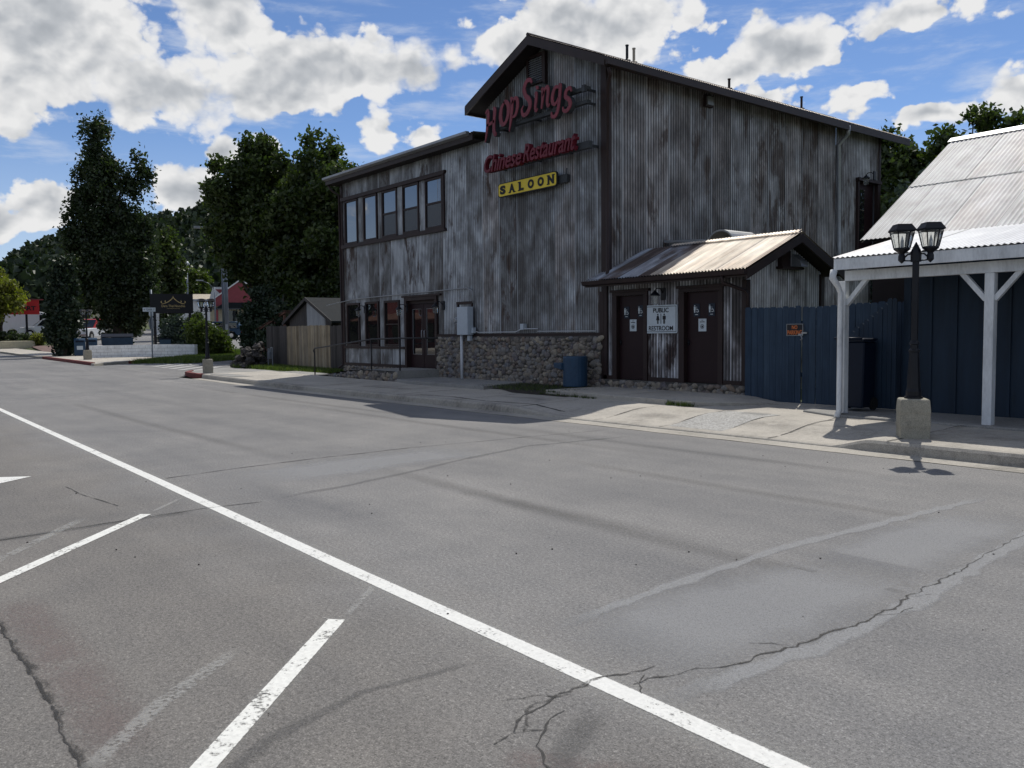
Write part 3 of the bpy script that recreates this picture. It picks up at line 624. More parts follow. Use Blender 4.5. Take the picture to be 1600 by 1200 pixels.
for x, y in ((-11.12, 1.75), (-10.75, 1.32), (-11.4, 1.30), (-12.2, 1.15)): mb.v.append((x, y, 0.005)); mb.uv.append((0.5, 0.5))
mb.f = [(0, 1, 2), (1, 3, 2)]; mb.build('road_arrow', paint_w, kind='structure')
strip('old_stall_line', [(-4.30, 2.2), (-4.75, 2.66)], 0.06, paint_old, 0.004)
strip('old_stall_line', [(-8.05, 2.2), (-8.6, 2.66)], 0.06, paint_old, 0.004)
strip('old_stall_line', [(-4.25, 1.60), (-3.80, 1.05), (-3.30, 0.60)], 0.11, paint_old, 0.004)
strip('old_stall_line', [(-8.3, 1.75), (-6.6, 0.55)], 0.12, paint_old, 0.004)
strip('old_lane_line', [(-25.6, 3.2), (-25.9, 7.8)], 0.18, paint_old, 0.004); strip('old_lane_line', [(-35.6, 4.3), (-36.6, 7.6)], 0.22, paint_old, 0.004)
strip('old_lane_line', [(-25.2, 9.4), (-31.5, 9.0)], 0.15, paint_old, 0.004); strip('old_lane_line', [(-40.5, 8.8), (-44.5, 8.9)], 0.2, paint_old, 0.004)
strip('road_crack', [(-2.50, 5.81), (-2.42, 4.78), (-2.40, 4.06), (-2.42, 3.75), (-2.46, 3.32), (-2.56, 3.15), (-2.6, 2.98), (-2.62, 2.78)], 0.014, crack_m, 0.0032, 0.022, seed=2, sub=0.05)
strip('road_crack', [(-2.68, 7.9), (-2.62, 7.0), (-2.50, 5.81)], 0.012, crack_m, 0.0032, 0.015, seed=12, sub=0.08)
strip('road_crack', [(-2.70, 3.02), (-2.71, 2.88), (-2.77, 2.72), (-2.74, 2.42), (-2.73, 2.23), (-2.60, 2.08)], 0.014, crack_m, 0.0032, 0.02, seed=3, sub=0.04)
strip('road_crack', [(-2.62, 2.36), (-2.54, 2.18), (-2.38, 2.02), (-2.05, 1.9)], 0.013, crack_m, 0.0032, 0.02, seed=4, sub=0.04)
strip('road_crack', [(-7.70, 0.4), (-7.75, .98), (-7.86, 1.78), (-7.92, 2.65), (-7.85, 3.18)], 0.026, crack_m, 0.0032, 0.012, seed=5, sub=0.12)
strip('road_crack', [(-9.92, 2.9), (-10.05, 3.6), (-10.19, 4.74), (-10.24, 6.32)], 0.04, crack_m, 0.0032, 0.015, seed=6, sub=0.15)
strip('road_crack', [(-10.24, 6.32), (-10.1, 8.0), (-9.9, 9.9)], 0.03, crack_m, 0.0032, 0.02, seed=16, sub=0.2)
strip('road_crack', [(-5.9, 0.66), (-5.41, .67), (-4.3, 0.68), (-3.44, 0.65), (-2.2, 0.62)], 0.020, crack_m, 0.0032, 0.010, seed=7, sub=0.05)
strip('road_crack', [(-10.1, 1.9), (-9.4, 1.95), (-8.6, 2.05)], 0.02, crack_m, 0.0032, 0.01, seed=13, sub=0.1)
strip('tar_band', [(-3.30, 2.45), (-3.36, 1.78), (-3.19, 1.32), (-2.9, 0.9)], 0.10, dark_s, 0.0026, 0.02, seed=8)
strip('tar_band', [(-2.55, 2.5), (-2.35, 2.1), (-1.9, 1.7)], 0.22, dark_s, 0.0026, 0.02, seed=18)
strip('tar_band', [(-7.85, 3.1), (-8.17, 4.39), (-8.8, 6.2), (-9.25, 7.6), (-9.05, 9.8)], 0.16, dark_s, 0.0026, 0.02, seed=9)
strip('tar_band', [(-7.75, 0.6), (-7.9, 2.6)], 0.20, dark_s, 0.0026, 0.02, seed=10)
for i, pts in enumerate([[(-2.42, 3.75), (-2.52, 3.70), (-2.60, 3.62)], [(-2.40, 4.5), (-2.33, 4.62), (-2.34, 4.8)], [(-2.74, 2.42), (-2.82, 2.36), (-2.86, 2.24)], [(-2.54, 2.18), (-2.60, 2.08), (-2.58, 1.95)], [(-2.42, 5.0), (-2.36, 5.12)], [(-2.66, 2.9), (-2.60, 2.80), (-2.52, 2.74)]]):
    strip('road_crack', pts, 0.009, crack_m, 0.0034, 0.012, seed=60 + i, sub=0.03)
strip('seal_band', [(-3.40, 2.9), (-3.51, 4.08), (-3.6, 5.28), (-3.53, 6.95), (-3.44, 8.6)], 0.15, seal_m, 0.0022, 0.008, seed=11, sub=0.15)
strip('seal_band', [(-2.40, 2.60), (-2.38, 3.2), (-2.33, 3.9), (-2.36, 4.8), (-2.48, 5.9), (-2.62, 7.3), (-2.7, 9.2)], 0.20, seal_m, 0.0022, 0.012, seed=14, sub=0.15)
strip('seal_patch', [(-2.95, 2.75), (-2.90, 5.6)], 1.25, seal_s, 0.0014, 0, seed=15)
strip('seal_patch', [(-3.0, 5.0), (-3.02, 7.9)], 1.0, seal_s, 0.0014, 0, seed=21)
strip('seal_patch', [(-9.2, 3.2), (-9.6, 7.2)], 1.5, seal_s, 0.0014, 0, seed=22)
strip('red_dust', [(-6.0, 0.80), (-4.4, 0.84), (-3.3, 0.82)], 0.42, red_s, 0.0018, 0, seed=23)
strip('red_dust', [(-2.5, 1.9), (-1.9, 2.3)], 0.25, red_s, 0.0018, 0, seed=24)
for i, (x, y, r) in enumerate([(-5.2, 7.1, 3.5), (-6.5, 5.0, 3.0), (-13, 8.3, 7), (-20, 8.8, 8), (-17, 4.5, 8), (-8, 8.9, 4), (-4.6, 4.9, 3)]):
    strip('tyre_wear', [(x - r, y + .1), (x, y), (x + r, y + .12)], 0.38, stain_s, 0.0006 + .0001 * i, 0.0, seed=30 + i)
# loose grit: small stones on the asphalt
mb = MB(); mb.tint = []
for i in range(110):
    x = random.uniform(-11, -1.5); y = random.uniform(0.6, 9.8)
    r = random.choice((.003, .003, .004, .006, .008)); mb.lathe([(r * .7, 0), (r, r * .6), (r * .4, r)], (x, y, 0.001), 5, rot=random.random()); mb.tint += [random.random()] * (len(mb.f) - len(mb.tint))
mb.build('road_grit', lava, kind='stuff')
# weeds and dirt strip between the slabs
mb = MB(); mb.quad((-17.6, 12.75, .185), (-13.9, 12.6, .185), (-14.3, 15, .26), (-17.9, 15, .26)); struct('dirt_strip', mb, soil)

# ================================================================== foliage
def leaves(C, n, sig, size, flat=0.0, seed=0, aspect=1.6, droop=0.0):
    """C: (k,3) clump centres, n leaves per clump -> verts, faces, tint"""
    r = np.random.default_rng(seed); k = len(C)
    p = np.repeat(C, n, 0) + r.normal(0, 1, (k * n, 3)) * np.array(sig)
    q = r.normal(0, 1, (k * n, 3)); q[:, 2] *= (1 - flat); q /= np.linalg.norm(q, axis=1)[:, None] + 1e-9
    a = r.normal(0, 1, (k * n, 3)); a[:, 2] -= droop; a -= q * (a * q).sum(1)[:, None]; a /= np.linalg.norm(a, axis=1)[:, None] + 1e-9
    b_ = np.cross(q, a); s = size * r.uniform(0.6, 1.35, (k * n, 1))
    a = a * s * aspect / 2; b_ = b_ * s / 2
    V = np.stack([p - a, p + b_ * .9 - a * .1, p + a, p - b_ * .9 - a * .1], 1).reshape(-1, 3)
    F = np.arange(k * n * 4).reshape(-1, 4)
    ct = np.repeat(r.uniform(0, 1, k), n); T = np.clip(ct * .6 + r.uniform(0, 1, k * n) * .4, 0, 1)
    return V, F, T
def fast_mesh(name, V, F, T, mat, parent=None, kind=None, label=None):
    me = bpy.data.meshes.new(name); V = np.asarray(V, np.float32); F = np.asarray(F, np.int32); k = F.shape[1]
    if parent is not None:
        off = Vector((0, 0, 0)); q = parent
        while q is not None: off += q.location; q = q.parent
        V = V - np.array(off, np.float32)
    me.vertices.add(len(V)); me.vertices.foreach_set('co', V.ravel()); me.loops.add(F.size); me.loops.foreach_set('vertex_index', F.ravel())
    me.polygons.add(len(F)); me.polygons.foreach_set('loop_start', np.arange(len(F), dtype=np.int32) * k); me.polygons.foreach_set('loop_total', np.full(len(F), k, np.int32))
    me.update(calc_edges=True); at = me.attributes.new('tint', 'FLOAT', 'FACE'); at.data.foreach_set('value', np.asarray(T, np.float32))
    me.materials.append(mat); o = bpy.data.objects.new(name, me); COL.objects.link(o)
    if parent is not None: o.parent = parent
    if kind: o['kind'] = kind
    if label: o['label'] = label
    return o
def lump(blobs, n, seed, shell=0.55, sub=0):
    """clump centres in a union of ellipsoids (x,y,z,rx,ry,rz), denser near the surface, with an uneven outline"""
    r = np.random.default_rng(seed); w_ = np.array([b[3] * b[4] * b[5] for b in blobs]) ** 0.72; w_ /= w_.sum()
    if sub:
        k = sub; idx = r.choice(len(blobs), k, p=w_); d = r.normal(0, 1, (k, 3)); d /= np.linalg.norm(d, axis=1)[:, None]
        rad = np.where(r.random(k) < .8, r.uniform(.66, 1.0, k), r.random(k) ** .5 * .7); B = np.array(blobs)[idx]
        c = B[:, :3] + d * rad[:, None] * B[:, 3:6]; rs = np.maximum(.30, B[:, 3:6] * r.uniform(.20, .42, (k, 1))); rs[:, 2] *= .85
        # a few stray sprigs lengthen the outline
        m = r.random(k) < .12; c[m] += d[m] * B[m, 3:6] * .22; rs[m] *= .6
        i2 = r.choice(k, n, p=(rs.prod(1) ** .7) / (rs.prod(1) ** .7).sum()); d = r.normal(0, 1, (n, 3)); d /= np.linalg.norm(d, axis=1)[:, None]
        return c[i2] + d * (r.random(n) ** .5)[:, None] * rs[i2]
    idx = r.choice(len(blobs), n, p=w_); d = r.normal(0, 1, (n, 3)); d /= np.linalg.norm(d, axis=1)[:, None]
    rad = np.where(r.random(n) < shell, r.uniform(0.78, 1.08, n), r.random(n) ** (1 / 2.2))
    B = np.array(blobs)[idx]; return B[:, :3] + d * rad[:, None] * B[:, 3:6]
def tree(name, label, cat, loc, blobs, nclump, nleaf, sig, size, mat, trunk=(0.3, 4.0), seed=0, group=None, limbs=7, shell=.55, sub=None, **kw):
    T0 = thing(name, label, cat, loc, group); L = np.array(loc)
    C = lump(blobs, nclump, seed, shell, sub or max(20, nclump // 14)) + L
    V, F, T = leaves(C, nleaf, sig, size, seed=seed + 1, **kw); fast_mesh('crown', V, F, T, mat, T0)
    rr = random.Random(seed); tb = MB(); r0, h0 = trunk; x, y, z = loc
    tb.tube([(x, y, z - .3), (x + .03, y, z + h0 * .4), (x - .05, y + .04, z + h0), (x, y, z + h0 * 1.5)], [r0 * 1.25, r0, r0 * .75, r0 * .35], 9)
    for i in range(limbs):
        b_ = blobs[i % len(blobs)]; s = (x, y, z + h0 * rr.uniform(.6, 1.1)); e = (x + b_[0] + rr.uniform(-.5, .5) * b_[3], y + b_[1] + rr.uniform(-.5, .5) * b_[4], z + b_[2] + rr.uniform(-.2, .6) * b_[5])
        mid = tuple(s[k] * .5 + e[k] * .5 + (0.3 if k == 2 else 0) for k in range(3)); tb.tube([s, mid, e], [r0 * .42, r0 * .25, r0 * .08], 6)
    tb.build('trunk', bark, T0, smooth=True); return T0
# terrain far away: wooded hills on the left horizon
def hill_h(a, r):
    """ridge height by bearing; rises from 170 m to the ridge at 420 m"""
    A = np.asarray(a, float)
    pts = [(-120, 36), (-90, 26), (-82.3, 25), (-80.8, 34), (-79, 41), (-77, 47), (-75, 50), (-73.6, 52), (-72, 55), (-71, 60), (-69, 66), (-66, 70), (-60, 66), (-50, 52), (-35, 42), (-20, 34), (0, 25), (40, 10)]
    ridge = np.interp(A, [p[0] for p in pts], [p[1] for p in pts]) * 0.86
    q = sm(r, 150, 420); q2 = 1 - 0.25 * sm(r, 440, 700); return 5.0 + (ridge - 5.0) * q ** 1.2 * q2
As = np.arange(-120, 41, 1.0); Rs = np.array([140, 160, 185, 215, 250, 290, 330, 370, 410, 450, 520, 620, 760])
mb = MB(); V = []
for r in Rs:
    for a in As: h_ = float(hill_h(a, r)) + (1.6 * math.sin(a * .9 + r * .02) + 1.0 * math.sin(a * 2.3)) * (1 if r > 200 else 0) - (6 if r < 150 else 0); V.append((math.sin(R_(a)) * r, math.cos(R_(a)) * r, h_))
n = len(As); mb.arr(V, [(j * n + i, j * n + i + 1, (j + 1) * n + i + 1, (j + 1) * n + i) for j in range(len(Rs) - 1) for i in range(n - 1)])
mb.build('hill', hill_m, smooth='open', kind='structure')
r = np.random.default_rng(5); NT_ = 5200
aa = np.where(r.random(NT_) < .8, r.uniform(-88, -58, NT_), r.uniform(-118, 10, NT_)); rad = 175 + 290 * r.random(NT_) ** .8
hh = r.uniform(5.0, 11.0, NT_); zz = hill_h(aa, rad); k = 26
base = np.stack([np.sin(np.radians(aa)) * rad, np.cos(np.radians(aa)) * rad, zz], 1)
u = r.random((NT_, k)); ang = r.uniform(0, 6.283, (NT_, k)); rr_ = (1 - u) ** .8 * hh[:, None] * .30 * r.uniform(.4, 1.1, (NT_, k))
C = np.stack([base[:, :1] + rr_ * np.cos(ang), base[:, 1:2] + rr_ * np.sin(ang), base[:, 2:] + (.12 + .9 * u) * hh[:, None]], -1).reshape(-1, 3)
V, F, T = leaves(C, 1, (0.1, .1, .1), 1.9, seed=6, aspect=1.2); T = np.clip(np.repeat(r.random(NT_), k) * .7 + T * .3, 0, 1)
fast_mesh('hillside_forest', V, F, T, hill_leaf, kind='stuff')
# grass verges (tufts)
def tufts(name, pts, n, h, seed, mat=grass_m, z=0.0, dens=9, spread=.10):
    r = np.random.default_rng(seed); P = []
    poly = np.array(pts); lo, hi = poly.min(0), poly.max(0)
    while len(P) < n:
        q = r.uniform(lo, hi); ins = False; j = len(poly) - 1
        for i in range(len(poly)):
            if (poly[i, 1] > q[1]) != (poly[j, 1] > q[1]) and q[0] < (poly[j, 0] - poly[i, 0]) * (q[1] - poly[i, 1]) / (poly[j, 1] - poly[i, 1]) + poly[i, 0]: ins = not ins
            j = i
        if ins: P.append((q[0], q[1], float(hg(*q)) + z))
    P = np.array(P); P = np.repeat(P, dens, 0); P[:, :2] += r.normal(0, spread, (len(P), 2)); m_ = len(P)
    a = r.uniform(0, 6.283, m_); hh = h * r.uniform(.5, 1.25, m_); w_ = h * .10; d = np.stack([np.cos(a), np.sin(a), 0 * a], 1); lean = r.normal(0, .35, (m_, 2)) * hh[:, None]
    tip = P + np.concatenate([lean, hh[:, None]], 1); V = np.stack([P - d * w_, P + d * w_, tip], 1).reshape(-1, 3)
    fast_mesh(name, V, np.arange(m_ * 3).reshape(-1, 3), r.random(m_), mat, kind='stuff')
tufts('grass', [(-47.9, 12.6), (-50.4, 14.9), (-57, 19.8), (-60, 24), (-52, 21), (-48.3, 17.6), (-47.0, 14.0)], 2600, 0.24, 1, z=0.02)
tufts('grass', [(-49, 13.0), (-47.3, 12.4), (-45.5, 14.6), (-50, 20), (-56, 26), (-60, 24)], 1200, 0.26, 2, z=0.0)
tufts('grass', [(-37.2, 13.9), (-34.0, 14.2), (-29.3, 14.3), (-29.3, 15.4), (-36.4, 15.4)], 1300, 0.16, 3, z=0.12)
tufts('grass', [(-60, 36), (-48, 26), (-58, 48), (-80, 60), (-85, 50)], 2200, 0.5, 4)
tufts('weeds', [(-17.4, 12.8), (-14.2, 12.65), (-14.4, 14.4), (-17.6, 14.4)], 260, 0.06, 5, z=.25, mat=leaf_green)
tufts('weeds', [(-11.0, 12.60), (-10.4, 12.58), (-10.4, 12.72), (-11.0, 12.74)], 60, 0.09, 6, z=.19, mat=leaf_green, spread=.04)
tufts('weeds', [(-15.0, 12.75), (-13.0, 12.6), (-13.0, 12.75), (-15, 12.9)], 40, 0.06, 7, z=.19, mat=leaf_green, spread=.03)
# ================================================================== corrugated sheet geometry
def corr(mb, a0, a1, f0, f1, nrm, pitch=0.085, amp=0.009, seg=6, u0=0.0, base=0.0):
    """f0(a), f1(a) -> 3D points of the lower and upper edge at coordinate a"""
    if mb.uv is None: mb.uv = []
    n = max(2, int(round((a1 - a0) / pitch * seg))); N = Vector(nrm).normalized(); b0 = len(mb.v)
    for i in range(n + 1):
        a = a0 + (a1 - a0) * i / n; o = N * (amp * math.cos(2 * math.pi * a / pitch) + base)
        p, q = Vector(f0(a)), Vector(f1(a)); L = (q - p).length
        mb.v += [tuple(p + o), tuple(q + o)]; zz = p.z
        mb.uv += [(a + u0, zz), (a + u0, zz + L)]
    mb.f += [(b0 + 2 * i, b0 + 2 * i + 2, b0 + 2 * i + 3, b0 + 2 * i + 1) for i in range(n)]
def wallX(mb, a0, a1, y, z0, z1, sgn=-1, holes=(), **kw):     # wall in a Y=const plane, z0/z1 numbers or functions of x
    g0 = z0 if callable(z0) else (lambda a: z0); g1 = z1 if callable(z1) else (lambda a: z1)
    cuts = sorted(set([a0, a1] + [c for h in holes for c in h[:2] if a0 < c < a1]))
    for p, q in zip(cuts[:-1], cuts[1:]):
        m = (p + q) / 2; hs_ = sorted([(h[2], h[3]) for h in holes if h[0] <= m <= h[1]])
        lo = g0
        for (hz0, hz1) in hs_:
            corr(mb, p, q, (lambda a, lo=lo: (a, y, lo(a))), (lambda a, hz0=hz0: (a, y, hz0)), (0, sgn, 0), **kw); lo = (lambda a, hz1=hz1: hz1)
        corr(mb, p, q, (lambda a, lo=lo: (a, y, lo(a))), (lambda a: (a, y, g1(a))), (0, sgn, 0), **kw)
def wallY(mb, a0, a1, x, z0, z1, sgn=1, holes=(), **kw):
    g0 = z0 if callable(z0) else (lambda a: z0); g1 = z1 if callable(z1) else (lambda a: z1)
    cuts = sorted(set([a0, a1] + [c for h in holes for c in h[:2] if a0 < c < a1]))
    for p, q in zip(cuts[:-1], cuts[1:]):
        m = (p + q) / 2; hs_ = sorted([(h[2], h[3]) for h in holes if h[0] <= m <= h[1]]); lo = g0
        for (hz0, hz1) in hs_:
            corr(mb, p, q, (lambda a, lo=lo: (x, a, lo(a))), (lambda a, hz0=hz0: (x, a, hz0)), (sgn, 0, 0), **kw); lo = (lambda a, hz1=hz1: hz1)
        corr(mb, p, q, (lambda a, lo=lo: (x, a, lo(a))), (lambda a: (x, a, g1(a))), (sgn, 0, 0), **kw)
def cobbles(x0, x1, z0, z1, y, seed, s=0.15, depth=0.06, top=None):
    """field stones bedded in a wall facing -Y"""
    mb = MB(); mb.tint = []; r = random.Random(seed); z = z0 + s * .35; row = 0
    while z < z1 + .02:
        x = x0 + (s * .5 if row % 2 else 0.1 * s)
        while x < x1:
            sc = r.choice((.55, .7, .85, 1.0, 1.15, 1.45)) * r.uniform(.9, 1.1); cx, cz = x + r.uniform(-.22, .22) * s, z + r.uniform(-.25, .25) * s
            lim = z1 if top is None else top(cx)
            if cz < lim - s * .25 and x0 - .02 < cx < x1 + .02:
                rx, rz = s * .62 * sc * r.uniform(.85, 1.25), s * .56 * sc * r.uniform(.8, 1.15); rz = min(rz, max(.03, lim - cz)); ry = depth * r.uniform(.7, 1.3)
                n = 9; ph = r.random() * 6; base = len(mb.v); k = [r.uniform(.82, 1.16) for _ in range(n)]; rot = r.uniform(-.5, .5)
                for lev, (fr, fy) in enumerate(((1.0, 0.0), (.94, .55), (.66, .9), (.28, 1.03))):
                    for i in range(n):
                        th = ph + 2 * math.pi * i / n; px, pz = math.cos(th) * rx * k[i] * fr, math.sin(th) * rz * k[i] * fr
                        px, pz = px * math.cos(rot) - pz * math.sin(rot), px * math.sin(rot) + pz * math.cos(rot)
                        mb.v.append((cx + px, y - ry * fy * r.uniform(.92, 1.08), cz + pz))
                f0 = len(mb.f)
                for lev in range(3):
                    for i in range(n): j = (i + 1) % n; mb.f.append((base + lev * n + i, base + lev * n + j, base + (lev + 1) * n + j, base + (lev + 1) * n + i))
                mb.f.append(tuple(base + 3 * n + i for i in range(n))); mb.tint += [r.random()] * (len(mb.f) - f0)
            x += s * sc * 1.02
        z += s * .80; row += 1
    return mb
def frame(mb, x0, x1, z0, z1, y, wd=0.06, dp=0.05):   # picture frame of four butted bars facing -Y
    mb.box(x0, x0 + wd, y - dp, y + .04, z0 + wd, z1 - wd); mb.box(x1 - wd, x1, y - dp, y + .04, z0 + wd, z1 - wd)
    mb.box(x0, x1, y - dp, y + .04, z0, z0 + wd); mb.box(x0, x1, y - dp, y + .04, z1 - wd, z1); return mb

# ================================================================== RESTAURANT
YF = 14.8
B = thing('restaurant_building', 'tall grey and rusty corrugated metal building with a gable front and fieldstone base', 'building', (-21.5, 14.8, 0.2))
gz = lambda x: 9.02 - 0.435 * abs(x + 17.1)           # underside of the gable roof
WIN_UP = [(-28.10, -27.20), (-26.72, -25.82), (-25.42, -24.50), (-24.09, -23.17), (-22.74, -21.82)]
WIN_LO = [(-28.12, -27.16), (-26.75, -25.80), (-25.42, -24.44)]
mb = MB()
holes = [(a, b_, 4.88, 6.42) for a, b_ in WIN_UP] + [(a, b_, 1.22, 2.74) for a, b_ in WIN_LO] + [(-24.08, -22.16, 0.5, 2.70)]
wallX(mb, -28.38, -22.16, YF, 0.50, 7.10, holes=holes, amp=.007)
wallX(mb, -22.16, -21.15, YF, 1.60, 7.10, amp=.007)
wallX(mb, -21.15, -19.60, YF, 1.60, 7.10, amp=.010, base=.006, u0=.31)
wallX(mb, -19.60, -14.93, YF, 1.60, gz, amp=.011, base=.006, u0=.31)
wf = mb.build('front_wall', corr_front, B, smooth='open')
mb = MB(); wallY(mb, 14.93, 24.95, -14.80, 0.3, lambda a: 7.98, holes=[], amp=.013, pitch=.095)
wallY(mb, 24.95, 27.60, -14.80, 0.3, lambda a: 8.0, holes=[(26.25, 27.40, 4.0, 6.42)], amp=.009, u0=.38, pitch=.095)
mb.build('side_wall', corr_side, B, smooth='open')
mb = MB(); mb.quad((-28.36, YF + .05, .3), (-28.36, 27.6, .3), (-28.36, 27.6, 7.6), (-28.36, YF + .05, 7.05)); mb.box(-28.3, -14.9, 27.5, 27.6, .3, 8.0)
mb.prism([(-19.5, YF + .3, 7.1), (-19.5, 27.5, 7.1), (-19.5, 27.5, 7.95), (-19.5, YF + .3, 7.95)], (.05, 0, 0)); mb.build('rear_wall', greymetal, B)
# dark interior behind the glass
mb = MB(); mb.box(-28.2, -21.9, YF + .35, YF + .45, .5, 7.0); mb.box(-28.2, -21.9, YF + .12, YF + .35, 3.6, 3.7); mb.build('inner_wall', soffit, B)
# gable roof
mb = MB()
Yr0, Yr1 = 14.28, 28.75; rz0 = 9.22; xr = -17.1
for sgn, xe in ((-1, -19.90), (1, -14.34)):
    ze = rz0 - .435 * abs(xe - xr)
    corr(mb, Yr0, Yr1, (lambda a, xe=xe, ze=ze: (xe, a, ze)), (lambda a: (xr, a, rz0)), (sgn * .4, 0, 1), amp=.012, pitch=.076)
rf = mb.build('gable_roof', roofmetal, B, smooth='open')
mb = MB(); 
for sgn, xe in ((-1, -19.90), (1, -14.34)):
    ze = rz0 - .435 * abs(xe - xr)
    mb.quad((xe, Yr0 + .03, ze - .17), (xr, Yr0 + .03, rz0 - .17), (xr, Yr1, rz0 - .17), (xe, Yr1, ze - .17))
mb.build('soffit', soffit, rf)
mb = MB()
for sgn, xe in ((-1, -19.90), (1, -14.34)):
    ze = rz0 - .435 * abs(xe - xr)
    for yy in (Yr0, Yr1 - .04): mb.prism([(xe, yy, ze - .015), (xr, yy, rz0 - .015), (xr, yy, rz0 - .24), (xe, yy, ze - .24)], (0, .04, 0))
    mb.box(min(xe, xe - sgn * .035), max(xe, xe - sgn * .035), Yr0 + .045, Yr1 - .045, ze - .235, ze - .02)
mb.tube([(xr, Yr0 - .01, rz0 + .015), (xr, Yr1, rz0 + .015)], .05, 8)
mb.build('fascia', trim_roof, rf)
mb = MB(); ze = rz0 - .435 * 2.76
mb.prism([(-14.34, 14.30, ze - .10), (-14.34, 24.75, ze - .14), (-14.34, 24.75, ze - .28), (-14.34, 14.30, ze - .22)], (.11, 0, 0))
mb.build('gutter', trim_roof, rf)
mb = MB()
mb.tube([(-14.30, 24.80, ze - .15), (-14.38, 24.92, ze - .35), (-14.72, 24.98, ze - .62), (-14.70, 25.02, 4.2), (-14.70, 25.08, 3.2)], .06, 10)
mb.build('downspout', greymetal, B, smooth=True)
mb = MB(); mb.tube([(-14.32, 14.40, ze - .26), (-14.38, 14.52, ze - .40), (-14.64, 14.70, ze - .55), (-14.68, 14.72, 3.1), (-14.6, 14.6, 2.95)], .045, 10)
mb.build('downspout', trim, B, smooth=True)
# left wing roof
mb = MB(); corr(mb, -28.75, -19.62, lambda a: (a, 14.36, 7.28), lambda a: (a, 27.7, 8.15), (0, 0, 1), amp=.010, pitch=.09)
wr = mb.build('wing_roof', wingroof, B, smooth='open')
mb = MB(); mb.box(-28.77, -19.66, 14.36, 14.40, 7.06, 7.25); mb.box(-28.77, -28.73, 14.41, 27.7, 7.06, 7.25); mb.build('fascia', trim_roof, wr)
mb = MB(); mb.prism([(-28.8, 14.355, 7.20), (-28.8, 14.24, 7.24), (-28.8, 14.24, 7.31), (-28.8, 14.355, 7.31)], (9.0, 0, 0)); mb.build('drip_edge', galv, wr)
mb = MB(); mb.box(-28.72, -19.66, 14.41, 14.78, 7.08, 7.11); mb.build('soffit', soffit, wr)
mb = MB(); mb.tube([(-28.65, 14.40, 7.05), (-28.62, 14.55, 6.85), (-28.47, 14.74, 6.7), (-28.47, 14.76, .5), (-28.52, 14.6, .4)], .04, 8); mb.build('downspout', trim, B, smooth=True)
# corner boards and bands
def boxes(name, mat, parent, L):
    for q in L: MB().box(*q).build(name, mat, parent)
boxes('corner_board', trim, B, [(-14.93, -14.76, YF - .045, YF + .14, .3, 8.02), (-14.86, -14.765, 27.55, 27.66, .3, 8.0), (-28.44, -28.30, YF - .04, YF + .06, .5, 7.06)])
boxes('band_board', trim, B, [(-22.14, -14.94, YF - .06, YF + .02, 1.52, 1.60), (-28.30, -24.14, YF - .05, YF + .01, .50, .60), (-28.30, -24.14, YF - .06, YF + .01, 1.12, 1.20)])
# upper ribbon window frame: head and sill with flared ends
mb = MB()
mb.prism([(-28.34, YF - .09, 6.44), (-21.68, YF - .09, 6.44), (-21.60, YF - .09, 6.56), (-28.34, YF - .09, 6.56)], (0, .12, 0))
mb.prism([(-28.34, YF - .09, 4.86), (-21.68, YF - .09, 4.86), (-21.60, YF - .09, 4.74), (-28.34, YF - .09, 4.74)], (0, .12, 0))
mb.box(-21.75, -21.68, YF - .07, YF + .02, 4.862, 6.438)
mb.build('ribbon_window_trim', trim, B)
for i, (a, b_) in enumerate(WIN_UP):
    mb = MB(); frame(mb, a - .04, b_ + .02, 4.87, 6.43, YF, .065, .045)
    hung = i >= 2
    if hung: mb.box(a + .025, b_ - .045, YF - .035, YF + .02, 5.62, 5.68)
    fr = mb.build('window', trim, B)
    g = MB(); z0 = 5.68 if hung else 4.935; tl = random.uniform(-.012, .012)
    g.quad((a + .025, YF - .005 + tl * .3, z0), (b_ - .045, YF - .005 - tl * .3, z0), (b_ - .045, YF - .003 - tl * .3, 6.365), (a + .025, YF - .003 + tl * .3, 6.365)); g.build('pane', glass, fr)
    if hung: g = MB(); g.quad((a + .025, YF - .012, 4.935), (b_ - .045, YF - .012, 4.935), (b_ - .045, YF - .012, 5.62), (a + .025, YF - .012, 5.62)); g.build('screened_pane', glass_low, fr)
for i, (a, b_) in enumerate(WIN_LO):
    mb = MB(); frame(mb, a, b_, 1.21, 2.75, YF, .07, .05)
    if i == 2: mb.box(a + .07, b_ - .07, YF - .03, YF + .02, 1.93, 1.97)
    fr = mb.build('window', trim, B); g = MB(); g.quad((a + .07, YF + .0, 1.28), (b_ - .07, YF + .004, 1.28), (b_ - .07, YF + .008, 2.68), (a + .07, YF + .004, 2.68)); g.build('pane', glass_f, fr)
